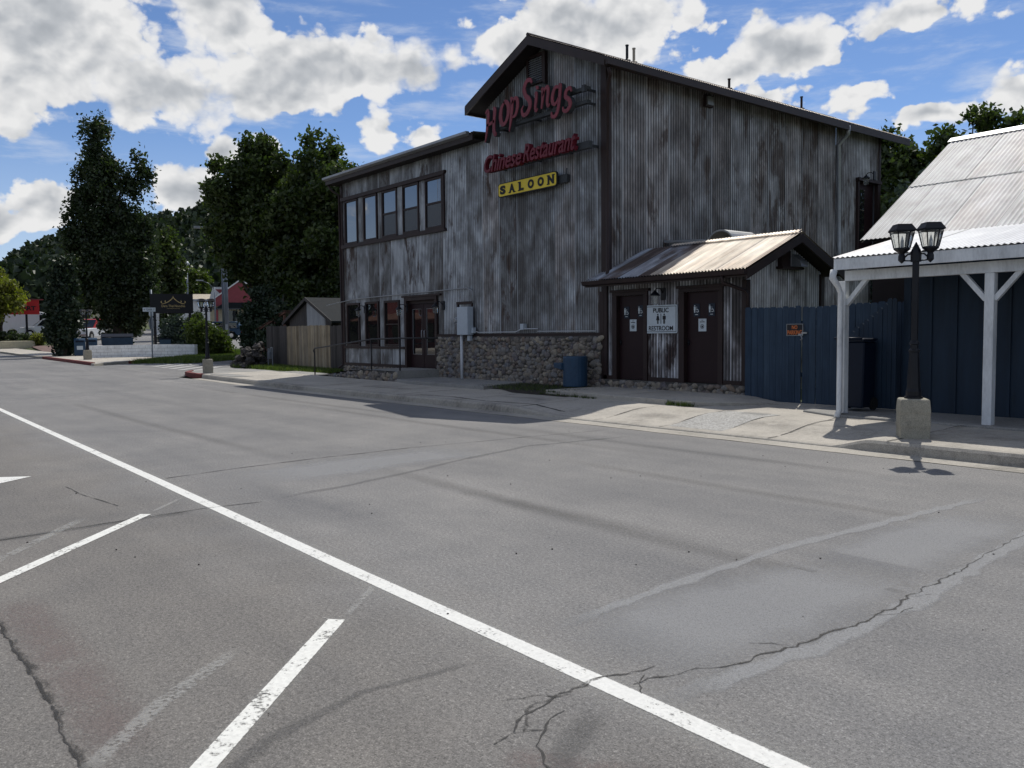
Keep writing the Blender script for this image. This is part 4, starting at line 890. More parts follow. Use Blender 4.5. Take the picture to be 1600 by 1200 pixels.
# double entrance door
mb = MB(); mb.box(-24.08, -23.96, YF - .07, YF + .2, .5, 2.69); mb.box(-22.28, -22.17, YF - .07, YF + .2, .5, 2.69); mb.box(-24.08, -22.17, YF - .07, YF + .2, 2.692, 2.80); mb.box(-24.2, -21.95, YF - .09, YF + .0, 2.802, 2.86)
mb.box(-23.955, -22.285, YF + .05, YF + .12, 2.58, 2.69); mb.build('door_frame', trim, B)
for (a, b_) in ((-23.94, -23.13), (-23.11, -22.30)):
    mb = MB(); y = YF + .08; s = .13
    mb.box(a, a + s, y, y + .05, .52, 2.57); mb.box(b_ - s, b_, y, y + .05, .52, 2.57); mb.box(a + s, b_ - s, y, y + .05, .52, .95); mb.box(a + s, b_ - s, y, y + .05, 2.42, 2.57)
    d = mb.build('door', door_m, B); g = MB(); g.quad((a + s, y + .02, .95), (b_ - s, y + .02, .95), (b_ - s, y + .024, 2.42), (a + s, y + .024, 2.42)); g.build('pane', glass_f, d)
    mb = MB(); fx = b_ - .07 if a < -23.5 else a + .07; mb.tube([(fx, y, 1.45), (fx, y - .05, 1.47), (fx, y - .05, 1.72), (fx, y, 1.74)], .012, 6); mb.build('handle', greymetal, d, smooth=True)
    mb = MB(); frame(mb, a + s, b_ - s, .95, 2.42, y + .012, .012, .006); mb.build('bead', galv, d)
# fieldstone base
cb = cobbles(-22.12, -14.98, .14, 1.52, YF - .06, 3, .130, .058); cb2 = cobbles(-28.36, -24.15, .30, .50, YF - .04, 4, .12, .05)
st = cb.build('stone_base', stone, B, smooth='open'); MB().box(-22.16, -14.95, YF - .07, YF + .12, .0, 1.518).build('mortar', mortar, st)
st = cb2.build('stone_base', stone, B, smooth='open'); MB().box(-28.38, -24.14, YF - .05, YF + .1, 0, .498).build('mortar', mortar, st)
# louvred vent under the ridge
mb = MB(); frame(mb, -17.68, -16.98, 8.12, 8.88, YF - .02, .07, .07)
mb.box(-16.98, -16.90, YF - .12, YF + .0, 8.05, 8.86)
v_ = mb.build('gable_vent', trim, B)
mb = MB()
for i in range(11): z = 8.20 + i * .056; mb.prism([(-17.61, YF - .07, z), (-17.61, YF - .02, z + .045), (-17.61, YF - .015, z + .045), (-17.61, YF - .065, z - .004)], (.56, 0, 0))
mb.build('louvres', greymetal, v_)
mb = MB(); mb.box(-14.80, -14.70, 18.42, 18.74, 7.58, 7.88); wv = mb.build('wall_vent', trim, B); mb = MB(); mb.box(-14.70, -14.66, 18.46, 18.70, 7.62, 7.84); mb.build('vent_hood', galv, wv)
# side door at the back corner, with an outdoor light
mb = MB(); mb.box(-14.84, -14.72, 26.17, 26.25, 4.0, 6.42); mb.box(-14.84, -14.72, 27.40, 27.48, 4.0, 6.42); mb.box(-14.84, -14.66, 26.12, 27.56, 6.42, 6.52); sdf = mb.build('side_door_frame', trim, B)
mb = MB(); mb.box(-14.95, -14.90, 26.25, 27.40, 4.0, 6.42); sd = mb.build('side_door', door_m, B)
mb = MB(); mb.quad((-14.89, 26.35, 4.5), (-14.89, 26.85, 4.5), (-14.89, 26.85, 6.2), (-14.89, 26.35, 6.2)); mb.build('pane', glass_f, sd)
# things on the roof
for i, (x, y, h_, m_, lb) in enumerate([(-15.3, 16.05, .38, blackm, 'black vent pipe nearest the gable end on the metal roof'), (-15.3, 16.30, .35, beige, 'cream vent pipe beside the black one near the gable end of the roof'),
                                        (-15.3, 20.2, .27, trim, 'short brown vent pipe in the middle of the roof slope'), (-15.3, 23.8, .36, trim, 'brown vent pipe nearest the rear end of the roof')]):
    z = rz0 - .435 * abs(x - xr); mb = MB(); mb.lathe([(.09, -.05), (.09, .03), (.035, .06), (.035, h_), (.045, h_), (.045, h_ + .03)], (x, y, z), 10)
    p = mb.build('vent_pipe', m_, None, smooth=False); tag(p, lb, 'vent pipe', 'vent pipes on the restaurant roof')

# ------------------------------------------------------------------ lettering
def stroke(mb, pts, wd, y0, y1, ox, oz, s, sh=0.0):
    """brush stroke: pts (x,z) polyline, wd widths; thick slab facing -Y"""
    P = [Vector((p[0], 0, p[1])) for p in pts]; Q = []; Wd = []
    for i in range(len(P) - 1):           # catmull-rom smoothing
        p0, p1, p2, p3 = P[max(i - 1, 0)], P[i], P[i + 1], P[min(i + 2, len(P) - 1)]
        for k in range(5):
            u = k / 5; Q.append(.5 * ((2 * p1) + (p2 - p0) * u + (2 * p0 - 5 * p1 + 4 * p2 - p3) * u * u + (3 * p1 - p0 - 3 * p2 + p3) * u ** 3)); Wd.append(wd[i] * (1 - u) + wd[i + 1] * u)
    Q.append(P[-1]); Wd.append(wd[-1]); L, Rr = [], []
    for i, q in enumerate(Q):
        d = (Q[min(i + 1, len(Q) - 1)] - Q[max(i - 1, 0)]).normalized(); n = Vector((-d.z, 0, d.x))
        for lst, sg in ((L, 1), (Rr, -1)):
            v = q + n * Wd[i] / 2 * sg; lst.append((ox + (v.x + v.z * sh) * s, oz + v.z * s))
    b0 = len(mb.v); k = len(L)
    for (x, z) in L: mb.v += [(x, y0, z), (x, y1, z)]
    for (x, z) in Rr: mb.v += [(x, y0, z), (x, y1, z)]
    R0 = b0 + 2 * k
    for i in range(k - 1):
        a, b_, c, d = b0 + 2 * i, b0 + 2 * i + 2, R0 + 2 * i, R0 + 2 * i + 2
        mb.f += [(a, b_, d, c), (a + 1, c + 1, d + 1, b_ + 1), (a, a + 1, b_ + 1, b_), (c, d, d + 1, c + 1)]
    mb.f += [(b0, R0, R0 + 1, b0 + 1), (b0 + 2 * k - 2, b0 + 2 * k - 1, R0 + 2 * k - 1, R0 + 2 * k - 2)]
G = {  # brush glyphs on a 0..1 body
 'H': ([([(.02, .98), (.14, 1.04), (.20, .80), (.17, .40), (.14, .10), (.10, -.12)], [.06, .17, .15, .13, .10, .03]), ([(.12, .50), (.35, .54), (.62, .60)], [.07, .11, .09]), ([(.50, 1.12), (.60, 1.0), (.60, .6), (.62, .25), (.74, .06), (.80, .14)], [.05, .17, .14, .16, .12, .02])], .86),
 'o': ([([(.28, .78), (.12, .60), (.10, .30), (.22, .06), (.40, .08), (.52, .34), (.48, .64), (.32, .78), (.22, .74)], [.05, .13, .17, .13, .11, .15, .15, .12, .03])], .60),
 'p': ([([(.04, .84), (.14, .80), (.17, .45), (.15, .05), (.10, -.34)], [.04, .15, .15, .13, .03]), ([(.14, .62), (.30, .80), (.46, .72), (.50, .45), (.40, .18), (.20, .14)], [.06, .11, .14, .15, .12, .04])], .62),
 'S': ([([(.62, 1.20), (.50, 1.34), (.28, 1.32), (.16, 1.08), (.28, .80), (.50, .62), (.60, .38), (.46, .12), (.22, .08), (.10, .30), (.20, .44)], [.07, .14, .16, .17, .17, .18, .18, .17, .13, .09, .03])], .72),
 'i': ([([(.06, .74), (.16, .78), (.18, .50), (.16, .20), (.24, .04), (.34, .12)], [.04, .15, .16, .14, .11, .02]), ([(.12, 1.05), (.22, .98), (.28, .92)], [.06, .15, .04])], .38),
 'n': ([([(.04, .74), (.14, .76), (.17, .45), (.14, .02)], [.04, .15, .14, .08]), ([(.15, .50), (.28, .74), (.42, .78), (.48, .58), (.46, .24), (.54, .04), (.64, .12)], [.05, .10, .14, .15, .14, .11, .02])], .66),
 'g': ([([(.46, .74), (.26, .80), (.12, .58), (.14, .28), (.32, .18), (.46, .40)], [.07, .13, .15, .14, .10, .05]), ([(.42, .84), (.52, .80), (.52, .35), (.48, -.05), (.34, -.26), (.16, -.22), (.12, -.06)], [.05, .14, .14, .15, .14, .11, .04])], .62),
 's': ([([(.46, .66), (.36, .80), (.18, .74), (.16, .54), (.34, .42), (.44, .22), (.30, .04), (.10, .08), (.06, .22)], [.05, .12, .13, .14, .14, .15, .14, .10, .03])], .54),
}
S1 = thing('hop_sings_sign', 'large red brush-lettered HopSings sign standing off the gable front', 'sign', (-17.1, 14.3, 6.8))
mb = MB(); x = -18.98; yb = 14.30
base_z = lambda x: 6.98 + 0.045 * math.sin((x + 19) / 3.6 * 3.14) + 0.035 * (x + 19)
lay = [('H', -18.98, 6.91, .70), ('o', -18.33, 7.13, .78), ('p', -17.90, 7.17, .71), ('S', -17.42, 7.18, .66), ('i', -16.90, 7.21, .60), ('n', -16.64, 7.23, .64), ('g', -16.24, 7.13, .66), ('s', -15.80, 6.98, .68)]
for ch, gx, gz_, s_ in lay:
    m1, m2 = MB(), MB()
    for pts, wd in G[ch][0]: stroke(m1, pts, [q * 1.08 for q in wd], yb - .05, yb - .03, gx, gz_, s_, .12); stroke(m2, pts, [q * 1.10 for q in wd], yb - .029, yb + .10, gx, gz_, s_, .12)
    lt = m1.build('letter', redpaint, S1); m2.build('letter_return', redside, lt)
mb = MB()
mb.box(-18.8, -15.05, yb + .105, yb + .23, 7.10, 7.18); mb.box(-18.8, -15.05, yb + .105, yb + .23, 7.42, 7.50)
for x in (-18.6, -17.2, -16.1, -15.2): mb.box(x, x + .05, yb + .23, YF - .01, 7.12, 7.17); mb.box(x, x + .05, yb + .23, YF - .01, 7.43, 7.48)
mb.box(-15.14, -15.05, yb + .02, yb + .105, 7.36, 7.52)
mb.build('mounting_rails', redside, S1)
def text_mesh(s, size, ext, bold=0.0, shear=0.0, space=1.0):
    cu = bpy.data.curves.new('lettering', 'FONT'); cu.body = s; cu.size = size; cu.extrude = ext; cu.offset = bold; cu.shear = shear
    cu.space_character = space; cu.align_x = 'CENTER'; cu.align_y = 'CENTER'; cu.resolution_u = 4
    o = bpy.data.objects.new('lettering', cu); COL.objects.link(o); bpy.context.view_layer.update()
    me = bpy.data.meshes.new_from_object(o.evaluated_get(bpy.context.evaluated_depsgraph_get())); bpy.data.objects.remove(o); bpy.data.curves.remove(cu); return me
def text(name, s, c, size, ext, mat, parent, bold=0.0, shear=0.0, space=1.0, width=None, height=None, rz=0.0, face='-Y'):
    me = text_mesh(s, size, ext, bold, shear, space); V = np.array([v.co for v in me.vertices]); lo, hi = V.min(0), V.max(0); cc = (lo + hi) / 2
    sx = width / (hi[0] - lo[0]) if width else 1; sy = height / (hi[1] - lo[1]) if height else 1
    me.transform(Matrix.Translation(Vector(c)) @ Matrix.Rotation(rz, 4, 'Z') @ Matrix.Rotation(R_(90), 4, 'X') @ Matrix.Diagonal((sx, sy, 1, 1)) @ Matrix.Translation(Vector((-cc[0], -cc[1], 0))))
    return link(me, name, mat, parent)
S2 = thing('restaurant_sign', 'red raised Chinese Restaurant lettering on a dark rail across the gable front', 'sign', (-17.1, 14.3, 6.0))
text('letters', 'Chinese', (-18.15, 14.30, 6.22), .5, .07, red_dk, S2, bold=.008, shear=.35, width=1.62, height=.46)
text('letters', 'Restaurant', (-16.28, 14.30, 6.25), .5, .07, red_dk, S2, bold=.008, shear=.35, width=2.0, height=.46)
mb = MB(); mb.box(-18.9, -14.98, 14.40, 14.52, 6.03, 6.20)
for x in (-18.7, -17.2, -16.0, -15.1): mb.box(x, x + .05, 14.52, YF - .01, 6.08, 6.14)
mb.build('mounting_rail', redside, S2)
S3 = thing('saloon_sign', 'yellow rounded board with dark SALOON slab lettering below the red letters', 'sign', (-17.5, 14.55, 5.3))
def rrect(x0, x1, z0, z1, r, y):
    P = []
    for cx, cz, a0 in ((x1 - r, z1 - r, 0), (x0 + r, z1 - r, 90), (x0 + r, z0 + r, 180), (x1 - r, z0 + r, 270)):
        for k in range(6): th = R_(a0 + 90 * k / 5); P.append((cx + r * math.cos(th), y, cz + r * math.sin(th)))
    return P
mb = MB(); mb.prism(rrect(-18.76, -16.33, 5.33, 5.71, .08, 14.57), (0, .05, 0)); mb.build('border', darkink, S3)
mb = MB(); mb.prism(rrect(-18.735, -16.355, 5.355, 5.685, .065, 14.56), (0, .01, 0)); mb.build('board', yellow, S3)
for i, ch in enumerate('SALOON'):
    cx = -18.54 + i * .398; tx = text('letter', ch, (cx, 14.553, 5.52), .3, .005, darkink, S3, bold=.018, width=.245 if ch not in 'L' else .20, height=.235)
boxes('serif', darkink, S3, [(x - .05, x + .05, 14.549, 14.558, z - .014, z + .014) for (x, z) in [(-18.24, 5.41), (-18.04, 5.41), (-17.83, 5.41), (-17.83, 5.625), (-16.65, 5.625), (-16.45, 5.625), (-16.65, 5.41)]])
mb = MB(); mb.box(-18.5, -16.05, 14.66, 14.74, 5.40, 5.60); mb.tube([(-16.3, 14.7, 5.5), (-16.12, 14.7, 5.6), (-16.1, 14.7, 5.75)], .015, 6); mb.build('bracket', redside, S3)

# ------------------------------------------------------------------ wall lanterns
def wall_lamp():
    L = thing('wall_lantern', 'x', 'wall lamp', (0, 0, 0))
    mb = MB(); mb.box(-.07, .07, .26, .30, -.06, .22); mb.build('backplate', blackm, L, bevel=.01)
    mb = MB(); mb.tube([(0, .27, .10), (0, .18, .20), (0, .06, .20), (0, 0, .14)], .012, 7); mb.build('arm', blackm, L, smooth=True)
    mb = MB(); mb.lathe([(.012, .16), (.03, .13), (.115, .05), (.115, .03), (.09, .03)], (0, 0, 0), 12); mb.build('hood', blackm, L)
    mb = MB(); mb.lathe([(.085, .03), (.07, -.15), (.02, -.17)], (0, 0, 0), 10); mb.build('glass', lglass, L)
    return L
wl = wall_lamp(); gl = 'wall lanterns on the shed fronts'
wl.location = (-26.72, 14.48, 2.42); wl['label'] = 'black wall lantern at the left end above the lower windows'; wl['group'] = gl
dup(wl, (-23.98, 14.48, 2.38), 0, 'black wall lantern between the lower windows and the left door jamb', gl)
dup(wl, (-21.85, 14.48, 2.40), 0, 'black wall lantern right of the glazed double entrance door', gl)
dup(wl, (-12.98, 14.50, 2.38), 0, 'small wall lantern above the white public restroom sign', gl)
dup(wl, (-14.42, 26.1, 6.40), R_(-90), 'small wall lantern beside the rear side door high on the side wall', gl)

# ------------------------------------------------------------------ electrical service
E = thing('electrical_cabinet', 'pale grey electrical cabinet with round meter on a white conduit by the stone base', 'meter box', (-20.45, 14.6, .3))
mb = MB(); mb.box(-20.72, -20.18, 14.48, 14.70, 1.57, 2.39); mb.build('cabinet', boxgrey, E, bevel=.012)
mb = MB(); mb.lathe([(.085, 0), (.085, .05), (.06, .09)], (0, 0, 0), 16); 
mb.v = [(-20.78 + v[0], 14.52 - v[2], 2.0 + v[1]) for v in mb.v]; mb.build('meter', galv, E, smooth=False)
mb = MB(); mb.box(-20.86, -20.72, 14.55, 14.72, 1.9, 2.1); mb.build('meter_socket', boxgrey, E)
mb = MB(); mb.tube([(-20.62, 14.58, .2), (-20.62, 14.58, 1.57)], .045, 10); mb.build('conduit', pvc, E, smooth=True)
mb = MB(); mb.box(-21.10, -21.02, YF - .05, YF, 1.6, 2.48); mb.box(-20.38, -20.30, YF - .05, YF, 1.6, 2.48); mb.box(-21.10, -20.30, YF - .055, YF, 2.482, 2.56); mb.build('backing_frame', trim, E)
boxes('junction_box', boxgrey, E, [(-20.16, -20.06, 14.6, 14.7, 1.62, 1.78), (-20.36, -20.24, 14.6, 14.7, 1.40, 1.55)])
C_ = thing('wall_conduit', 'thin grey pipe running along the wall over the lower windows and down to the meter', 'pipe', (-24, 14.75, 2.7))
mb = MB(); mb.tube([(-29.6, 14.72, 2.72), (-27.5, 14.72, 2.88), (-24, 14.70, 2.92), (-20.5, 14.72, 2.95), (-20.25, 14.72, 2.86), (-20.22, 14.72, 2.5)], .018, 7); mb.build('pipe', galv, C_, smooth=True)
C2 = thing('low_conduit', 'thin white conduit running above the fieldstone base to the building corner', 'pipe', (-18, 14.7, 1.6))
mb = MB(); mb.tube([(-20.06, 14.68, 1.67), (-19.9, 14.68, 1.64), (-18.2, 14.68, 1.64), (-17.95, 14.70, 1.72), (-17.3, 14.71, 1.72)], .012, 6); mb.tube([(-17.3, 14.71, 1.65), (-15.1, 14.71, 1.64)], .012, 6); mb.build('pipe', pvc, C2, smooth=True)
mb = MB(); mb.box(-17.98, -17.84, 14.66, 14.78, 1.70, 1.86); mb.build('junction_box', boxgrey, C2)

# ------------------------------------------------------------------ ramp, step, slabs, railing
RP = thing('entrance_ramp', 'concrete entrance ramp with a fieldstone side rising to the glazed doors', 'ramp', (-24, 13.5, .2))
rz = lambda x: .20 + .30 * float(sm(x, -27.8, -23.9))
mb = MB(); N_ = 14
for i in range(N_):
    a = -27.9 + 5.9 * i / N_; b_ = -27.9 + 5.9 * (i + 1) / N_
    mb.quad((a, 13.18, rz(a) + hx(a)), (b_, 13.18, rz(b_) + hx(b_)), (b_, 14.76, rz(b_) + hx(b_)), (a, 14.76, rz(a) + hx(a)))
mb.box(-22.1, -21.99, 13.185, 14.72, .12, .518); mb.box(-24.12, -22.16, 14.765, 15.1, .2, .512); mb.build('concrete_deck', concrete_d, RP)
cb = cobbles(-26.6, -22.0, .10, .50, 13.19, 9, .14, .06, top=lambda x: rz(x) - .01); st = cb.build('stone_side', stone, RP, smooth='open')
mb = MB(); P_ = [(-26.6 + 4.55 * i / 8, 13.20, rz(-26.6 + 4.55 * i / 8) - .015) for i in range(9)]; mb.prism([(-22.05, 13.20, .1), (-26.6, 13.20, .1)] + P_, (0, .2, 0)); mb.build('mortar', mortar, st)
RL = thing('ramp_handrail', 'dark steel handrail running up the entrance ramp to the doors', 'handrail', (-24.5, 13.3, .4))
mb = MB(); mb.tube([(-27.78, 13.3, .98), (-27.86, 13.3, 1.06), (-27.78, 13.3, 1.14), (-27.5, 13.3, 1.16), (-23.72, 13.3, 1.46), (-22.02, 13.3, 1.49), (-19.98, 13.3, 1.49)], .024, 8); mb.build('top_rail', railm, RL, smooth=True)
for x, zt in ((-27.78, 1.13), (-23.74, 1.45), (-22.02, 1.48)):
    mb = MB(); mb.tube([(x, 13.3, .18), (x, 13.3, zt)], .024, 8); mb.build('post', railm, RL, smooth=True)
mb = MB()
mb.prism([(-20.9, 12.85, .13), (-17.2, 12.82, .13), (-17.5, 13.7, .13), (-17.9, 14.72, .13), (-22.0, 14.72, .13), (-21.9, 13.1, .13)], (0, 0, .15)); struct('concrete_slab', mb, concrete_d, bevel=.01)
mb = MB()
mb.prism([(-14.98, 12.95, .13), (-10.4, 12.62, .13), (-9.5, 14.3, .05), (-10.6, 14.72, .13), (-14.9, 14.72, .13)], (0, 0, .155)); struct('restroom_slab', mb, concrete, bevel=.012)
strip('sidewalk_joint', [(-12.6, 12.8), (-12.5, 14.6)], 0.02, crack_m, .003, 0, lambda x, y: .285, seed=3)

# ------------------------------------------------------------------ litter bin by the stone base
TB = thing('trash_bin', 'round blue steel litter bin with a side shelf against the stone base', 'litter bin', (-15.35, 14.25, .28))
mb = MB(); mb.lathe([(.29, 0), (.30, .02), (.30, .70), (.29, .74), (.25, .745)], (-15.35, 14.25, .285), 24); mb.build('body', bluem, TB, smooth=False)
mb = MB(); mb.prism([(-15.98, 14.10, .74), (-15.52, 13.93, .70), (-15.52, 13.93, .86), (-15.98, 14.10, .86)], (0.08, .22, 0)); mb.build('shelf', bluem, TB, bevel=.01)

# ================================================================== RESTROOM BUILDING
RB = thing('restroom_building', 'low corrugated public restroom annex with two brown doors and a patchy metal gable roof', 'building', (-12.8, 14.8, .3))
D1 = (-14.42, -13.56); D2 = (-12.35, -11.43); YR = YF
roofz = lambda y: 3.66 - .435 * abs(y - 16.20)
mb = MB(); wallX(mb, -14.98, -10.79, YR, .47, 2.72, holes=[(D1[0], D1[1], .47, 2.47), (D2[0], D2[1], .47, 2.47)], amp=.014, pitch=.085)
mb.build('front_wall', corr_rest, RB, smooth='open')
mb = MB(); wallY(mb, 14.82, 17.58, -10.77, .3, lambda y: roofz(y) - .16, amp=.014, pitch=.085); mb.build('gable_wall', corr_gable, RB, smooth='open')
mb = MB(); mb.quad((-10.79, 17.6, .3), (-14.8, 17.6, .3), (-14.8, 17.6, 2.9), (-10.79, 17.6, 2.9)); mb.build('rear_wall', greymetal, RB)
boxes('corner_board', trim, RB, [(-10.83, -10.72, YR - .045, YR + .10, .47, 2.66), (-15.0, -14.88, YR - .05, YR, .47, 2.6), (-10.80, -10.70, 17.5, 17.64, .3, 2.86)])
boxes('skirting_board', trim, RB, [(-14.88, D1[0] - .16, YR - .045, YR, .47, .56), (D1[1] + .14, D2[0] - .16, YR - .045, YR, .47, .56), (D2[1] + .13, -10.84, YR - .045, YR, .47, .56)])
for i, (a, b_) in enumerate((D1, D2)):
    mb = MB(); mb.box(a - .15, a, YR - .06, YR + .12, .47, 2.47); mb.box(b_, b_ + .12, YR - .06, YR + .12, .47, 2.47); mb.box(a - .15, b_ + .12, YR - .06, YR + .12, 2.472, 2.55); mb.box(a - .20, b_ + .18, YR - .09, YR + .02, 2.552, 2.61)
    mb.build('door_frame', trim, RB)
    mb = MB(); mb.box(a + .005, b_ - .005, YR + .055, YR + .10, .48, 2.465); d = mb.build('restroom_door', door_m, RB)
    mb = MB(); mb.box(a + .03, a + .07, YR + .03, YR + .055, 1.30, 1.42); mb.tube([(a + .05, YR + .04, 1.36), (a + .05, YR + .0, 1.36), (a + .13, YR - .0, 1.36)], .011, 6); mb.build('handle', blackm, d)
    y = YR + .05
    for k, px in enumerate(((a + .24, b_ - .17) if i == 0 else (a + .27, b_ - .24))):
        z = 2.09 + (.02 if (i == 0 and k == 1) else 0)
        pq = MB(); pq.box(px - .085, px + .085, y - .006, y + .004, z - .16, z + .12); ps = pq.build('symbol_plaque', plaque, d)
        mb = MB(); yy = y - .010                      # standing figure beside a wheelchair user
        mb.prism([(px - .05 + .015 * math.cos(q), yy, z + .075 + .015 * math.sin(q)) for q in [k_ * 1.047 for k_ in range(6)]], (0, .004, 0))
        mb.box(px - .072, px - .028, yy, yy + .004, z - .015, z + .055); mb.box(px - .066, px - .052, yy, yy + .004, z - .075, z - .015); mb.box(px - .048, px - .034, yy, yy + .004, z - .075, z - .015)
        R1 = [(px + .022 + .036 * math.cos(q), yy, z - .035 + .036 * math.sin(q)) for q in [k_ * .5236 for k_ in range(-5, 6)]]; R2 = [(px + .022 + .024 * math.cos(q), yy, z - .035 + .024 * math.sin(q)) for q in [k_ * .5236 for k_ in range(-5, 6)]]
        for q in range(10): mb.prism([R1[q], R1[q + 1], R2[q + 1], R2[q]], (0, .004, 0))
        mb.bar((px + .008, yy + .002, z + .055), (px + .012, yy + .002, z - .015), .014, .004); mb.bar((px + .01, yy + .002, z - .012), (px + .05, yy + .002, z - .016), .014, .004); mb.bar((px + .05, yy + .002, z - .016), (px + .066, yy + .002, z - .062), .012, .004)
        mb.box(px - .035, px + .035, yy, yy + .004, z - .125, z - .112)
        mb.build('symbol', icon, ps)
    nx = (a + b_) / 2 + (.02 if i == 0 else -.03); z = 1.76 if i == 0 else 1.74
    mb = MB(); mb.box(nx - .105, nx + .105, y - .008, y + .004, z - .135, z + .14); nt = mb.build('notice', beige if 0 else signwhite, d)
    mb = MB(); mb.box(nx - .065, nx + .065, y - .012, y - .008, z + .062, z + .078); mb.box(nx - .02, nx + .02, y - .012, y - .008, z + .10, z + .112)
    for q in range(12):
        th, t2 = q * .5236, (q + 1) * .5236; c0 = (nx, z - .03)
        mb.prism([(c0[0] + .05 * math.cos(th), y - .012, c0[1] + .05 * math.sin(th)), (c0[0] + .05 * math.cos(t2), y - .012, c0[1] + .05 * math.sin(t2)), (c0[0] + .04 * math.cos(t2), y - .012, c0[1] + .04 * math.sin(t2)), (c0[0] + .04 * math.cos(th), y - .012, c0[1] + .04 * math.sin(th))], (0, .003, 0))
    mb.box(nx - .02, nx + .022, y - .012, y - .008, z - .055, z - .01)
    mb.build('notice_print', darkink, nt)
cb = cobbles(-15.1, -10.74, .24, .47, YR - .05, 21, .13, .05); st = cb.build('stone_base', stone, RB, smooth='open')
mb = MB(); mb.box(-15.05, -10.75, YR - .06, YR + .1, .1, .468); mb.build('mortar', mortar, st)
# roof
ye, yr = 14.28, 16.20; ze_, zr_ = roofz(14.28) + 0.03, 3.69
xs_ = -14.78; split = -12.95
mb = MB(); 
def rl(a): return (a, ye, ze_)
def rh(a): return (a, yr, zr_)
corr(mb, -15.02, split, rl, lambda a: (max(a, xs_), yr, zr_), (0, -.4, 1), amp=.016, pitch=.085); r1 = mb.build('rusty_roof_sheets', corr_rroof2, RB, smooth='open')
mb = MB(); corr(mb, split, -10.36, rl, rh, (0, -.4, 1), amp=.016, pitch=.085, base=.004); corr(mb, xs_, -10.36, lambda a: (a, 17.9, roofz(17.9) + .03), rh, (0, .4, 1), amp=.016, pitch=.085)
r2 = mb.build('pale_roof_sheets', corr_rroof, RB, smooth='open')
mb = MB(); corr(mb, xs_ + .9, -10.36, lambda a: (a, yr - .12, zr_ - .03), lambda a: (a, yr, zr_ + .025), (0, -.4, 1), amp=.010, pitch=.085, base=.03); mb.build('ridge_cap', corr_rroof, RB, smooth='open')
mb = MB()
mb.box(-15.02, -10.40, ye + .01, ye + .05, ze_ - .17, ze_ - .03)
for xx in (-10.40, ):
    mb.prism([(xx, ye, ze_ - .03), (xx, yr, zr_ - .03), (xx, yr, zr_ - .22), (xx, ye, ze_ - .22)], (.045, 0, 0)); mb.prism([(xx, 17.92, roofz(17.9)), (xx, yr + .001, zr_ - .03), (xx, yr + .001, zr_ - .22), (xx, 17.92, roofz(17.9) - .19)], (.045, 0, 0))
mb.build('fascia', trim_roof, RB)
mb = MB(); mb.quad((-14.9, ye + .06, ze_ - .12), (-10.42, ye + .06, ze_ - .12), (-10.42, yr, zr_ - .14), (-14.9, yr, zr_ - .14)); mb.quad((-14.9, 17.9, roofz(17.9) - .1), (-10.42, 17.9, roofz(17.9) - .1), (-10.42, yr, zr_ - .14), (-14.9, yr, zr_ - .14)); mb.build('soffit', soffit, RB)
mb = MB(); mb.prism([(-15.04, ye, ze_ - .14), (-15.04, ye - .09, ze_ - .12), (-15.04, ye - .11, ze_ - .03), (-15.04, ye, ze_ - .03)], (4.68, 0, 0)); mb.build('gutter', trim, RB)
mb = MB(); mb.tube([(-10.95, ye - .04, ze_ - .12), (-10.95, ye, ze_ - .26), (-10.70, 14.66, ze_ - .42), (-10.66, 14.72, ze_ - .5), (-10.66, 14.73, .32)], .038, 8); mb.build('downspout', trim, RB, smooth=True)
mb = MB(); mb.box(-10.77, -10.66, 15.92, 16.24, 2.98, 3.32); mb.box(-10.77, -10.60, 15.86, 16.66, 2.92, 2.975); gv = mb.build('gable_vent', trim, RB)
mb = MB(); mb.prism([(-10.74, 16.40, 2.98), (-10.50, 16.40, 2.98), (-10.54, 16.40, 3.10), (-10.74, 16.40, 3.26)], (0, .26, 0)); mb.build('vent_hood', galv, RB)
# duct hood and flat flashing behind the ridge
AH = thing('roof_duct', 'half-round galvanised duct hood behind the restroom roof ridge', 'duct', (-13.4, 17.3, 3.3))
mb = MB(); n_ = 12
for i in range(n_):
    a0, a1 = math.pi * i / n_, math.pi * (i + 1) / n_
    mb.prism([(-13.05 + .44 * math.cos(a0), 16.9, 3.62 + .44 * math.sin(a0)), (-13.05 + .44 * math.cos(a1), 16.9, 3.62 + .44 * math.sin(a1)), (-13.05 + .40 * math.cos(a1), 16.9, 3.62 + .40 * math.sin(a1)), (-13.05 + .40 * math.cos(a0), 16.9, 3.62 + .40 * math.sin(a0))], (0, 1.1, 0))
mb.box(-13.45, -12.65, 17.9, 17.95, 3.0, 4.0); mb.build('hood', galv, AH)
AF = thing('duct_flashing', 'flat dark grey sheet metal box left of the half-round duct hood', 'duct', (-14.2, 17, 3.4)); mb = MB(); mb.box(-14.6, -13.6, 16.9, 17.5, 3.2, 3.86); mb.prism([(-14.72, 16.8, 3.88), (-13.5, 16.8, 3.80), (-13.5, 16.8, 3.86), (-14.72, 16.8, 3.94)], (0, .75, 0)); mb.build('box', greymetal, AF)
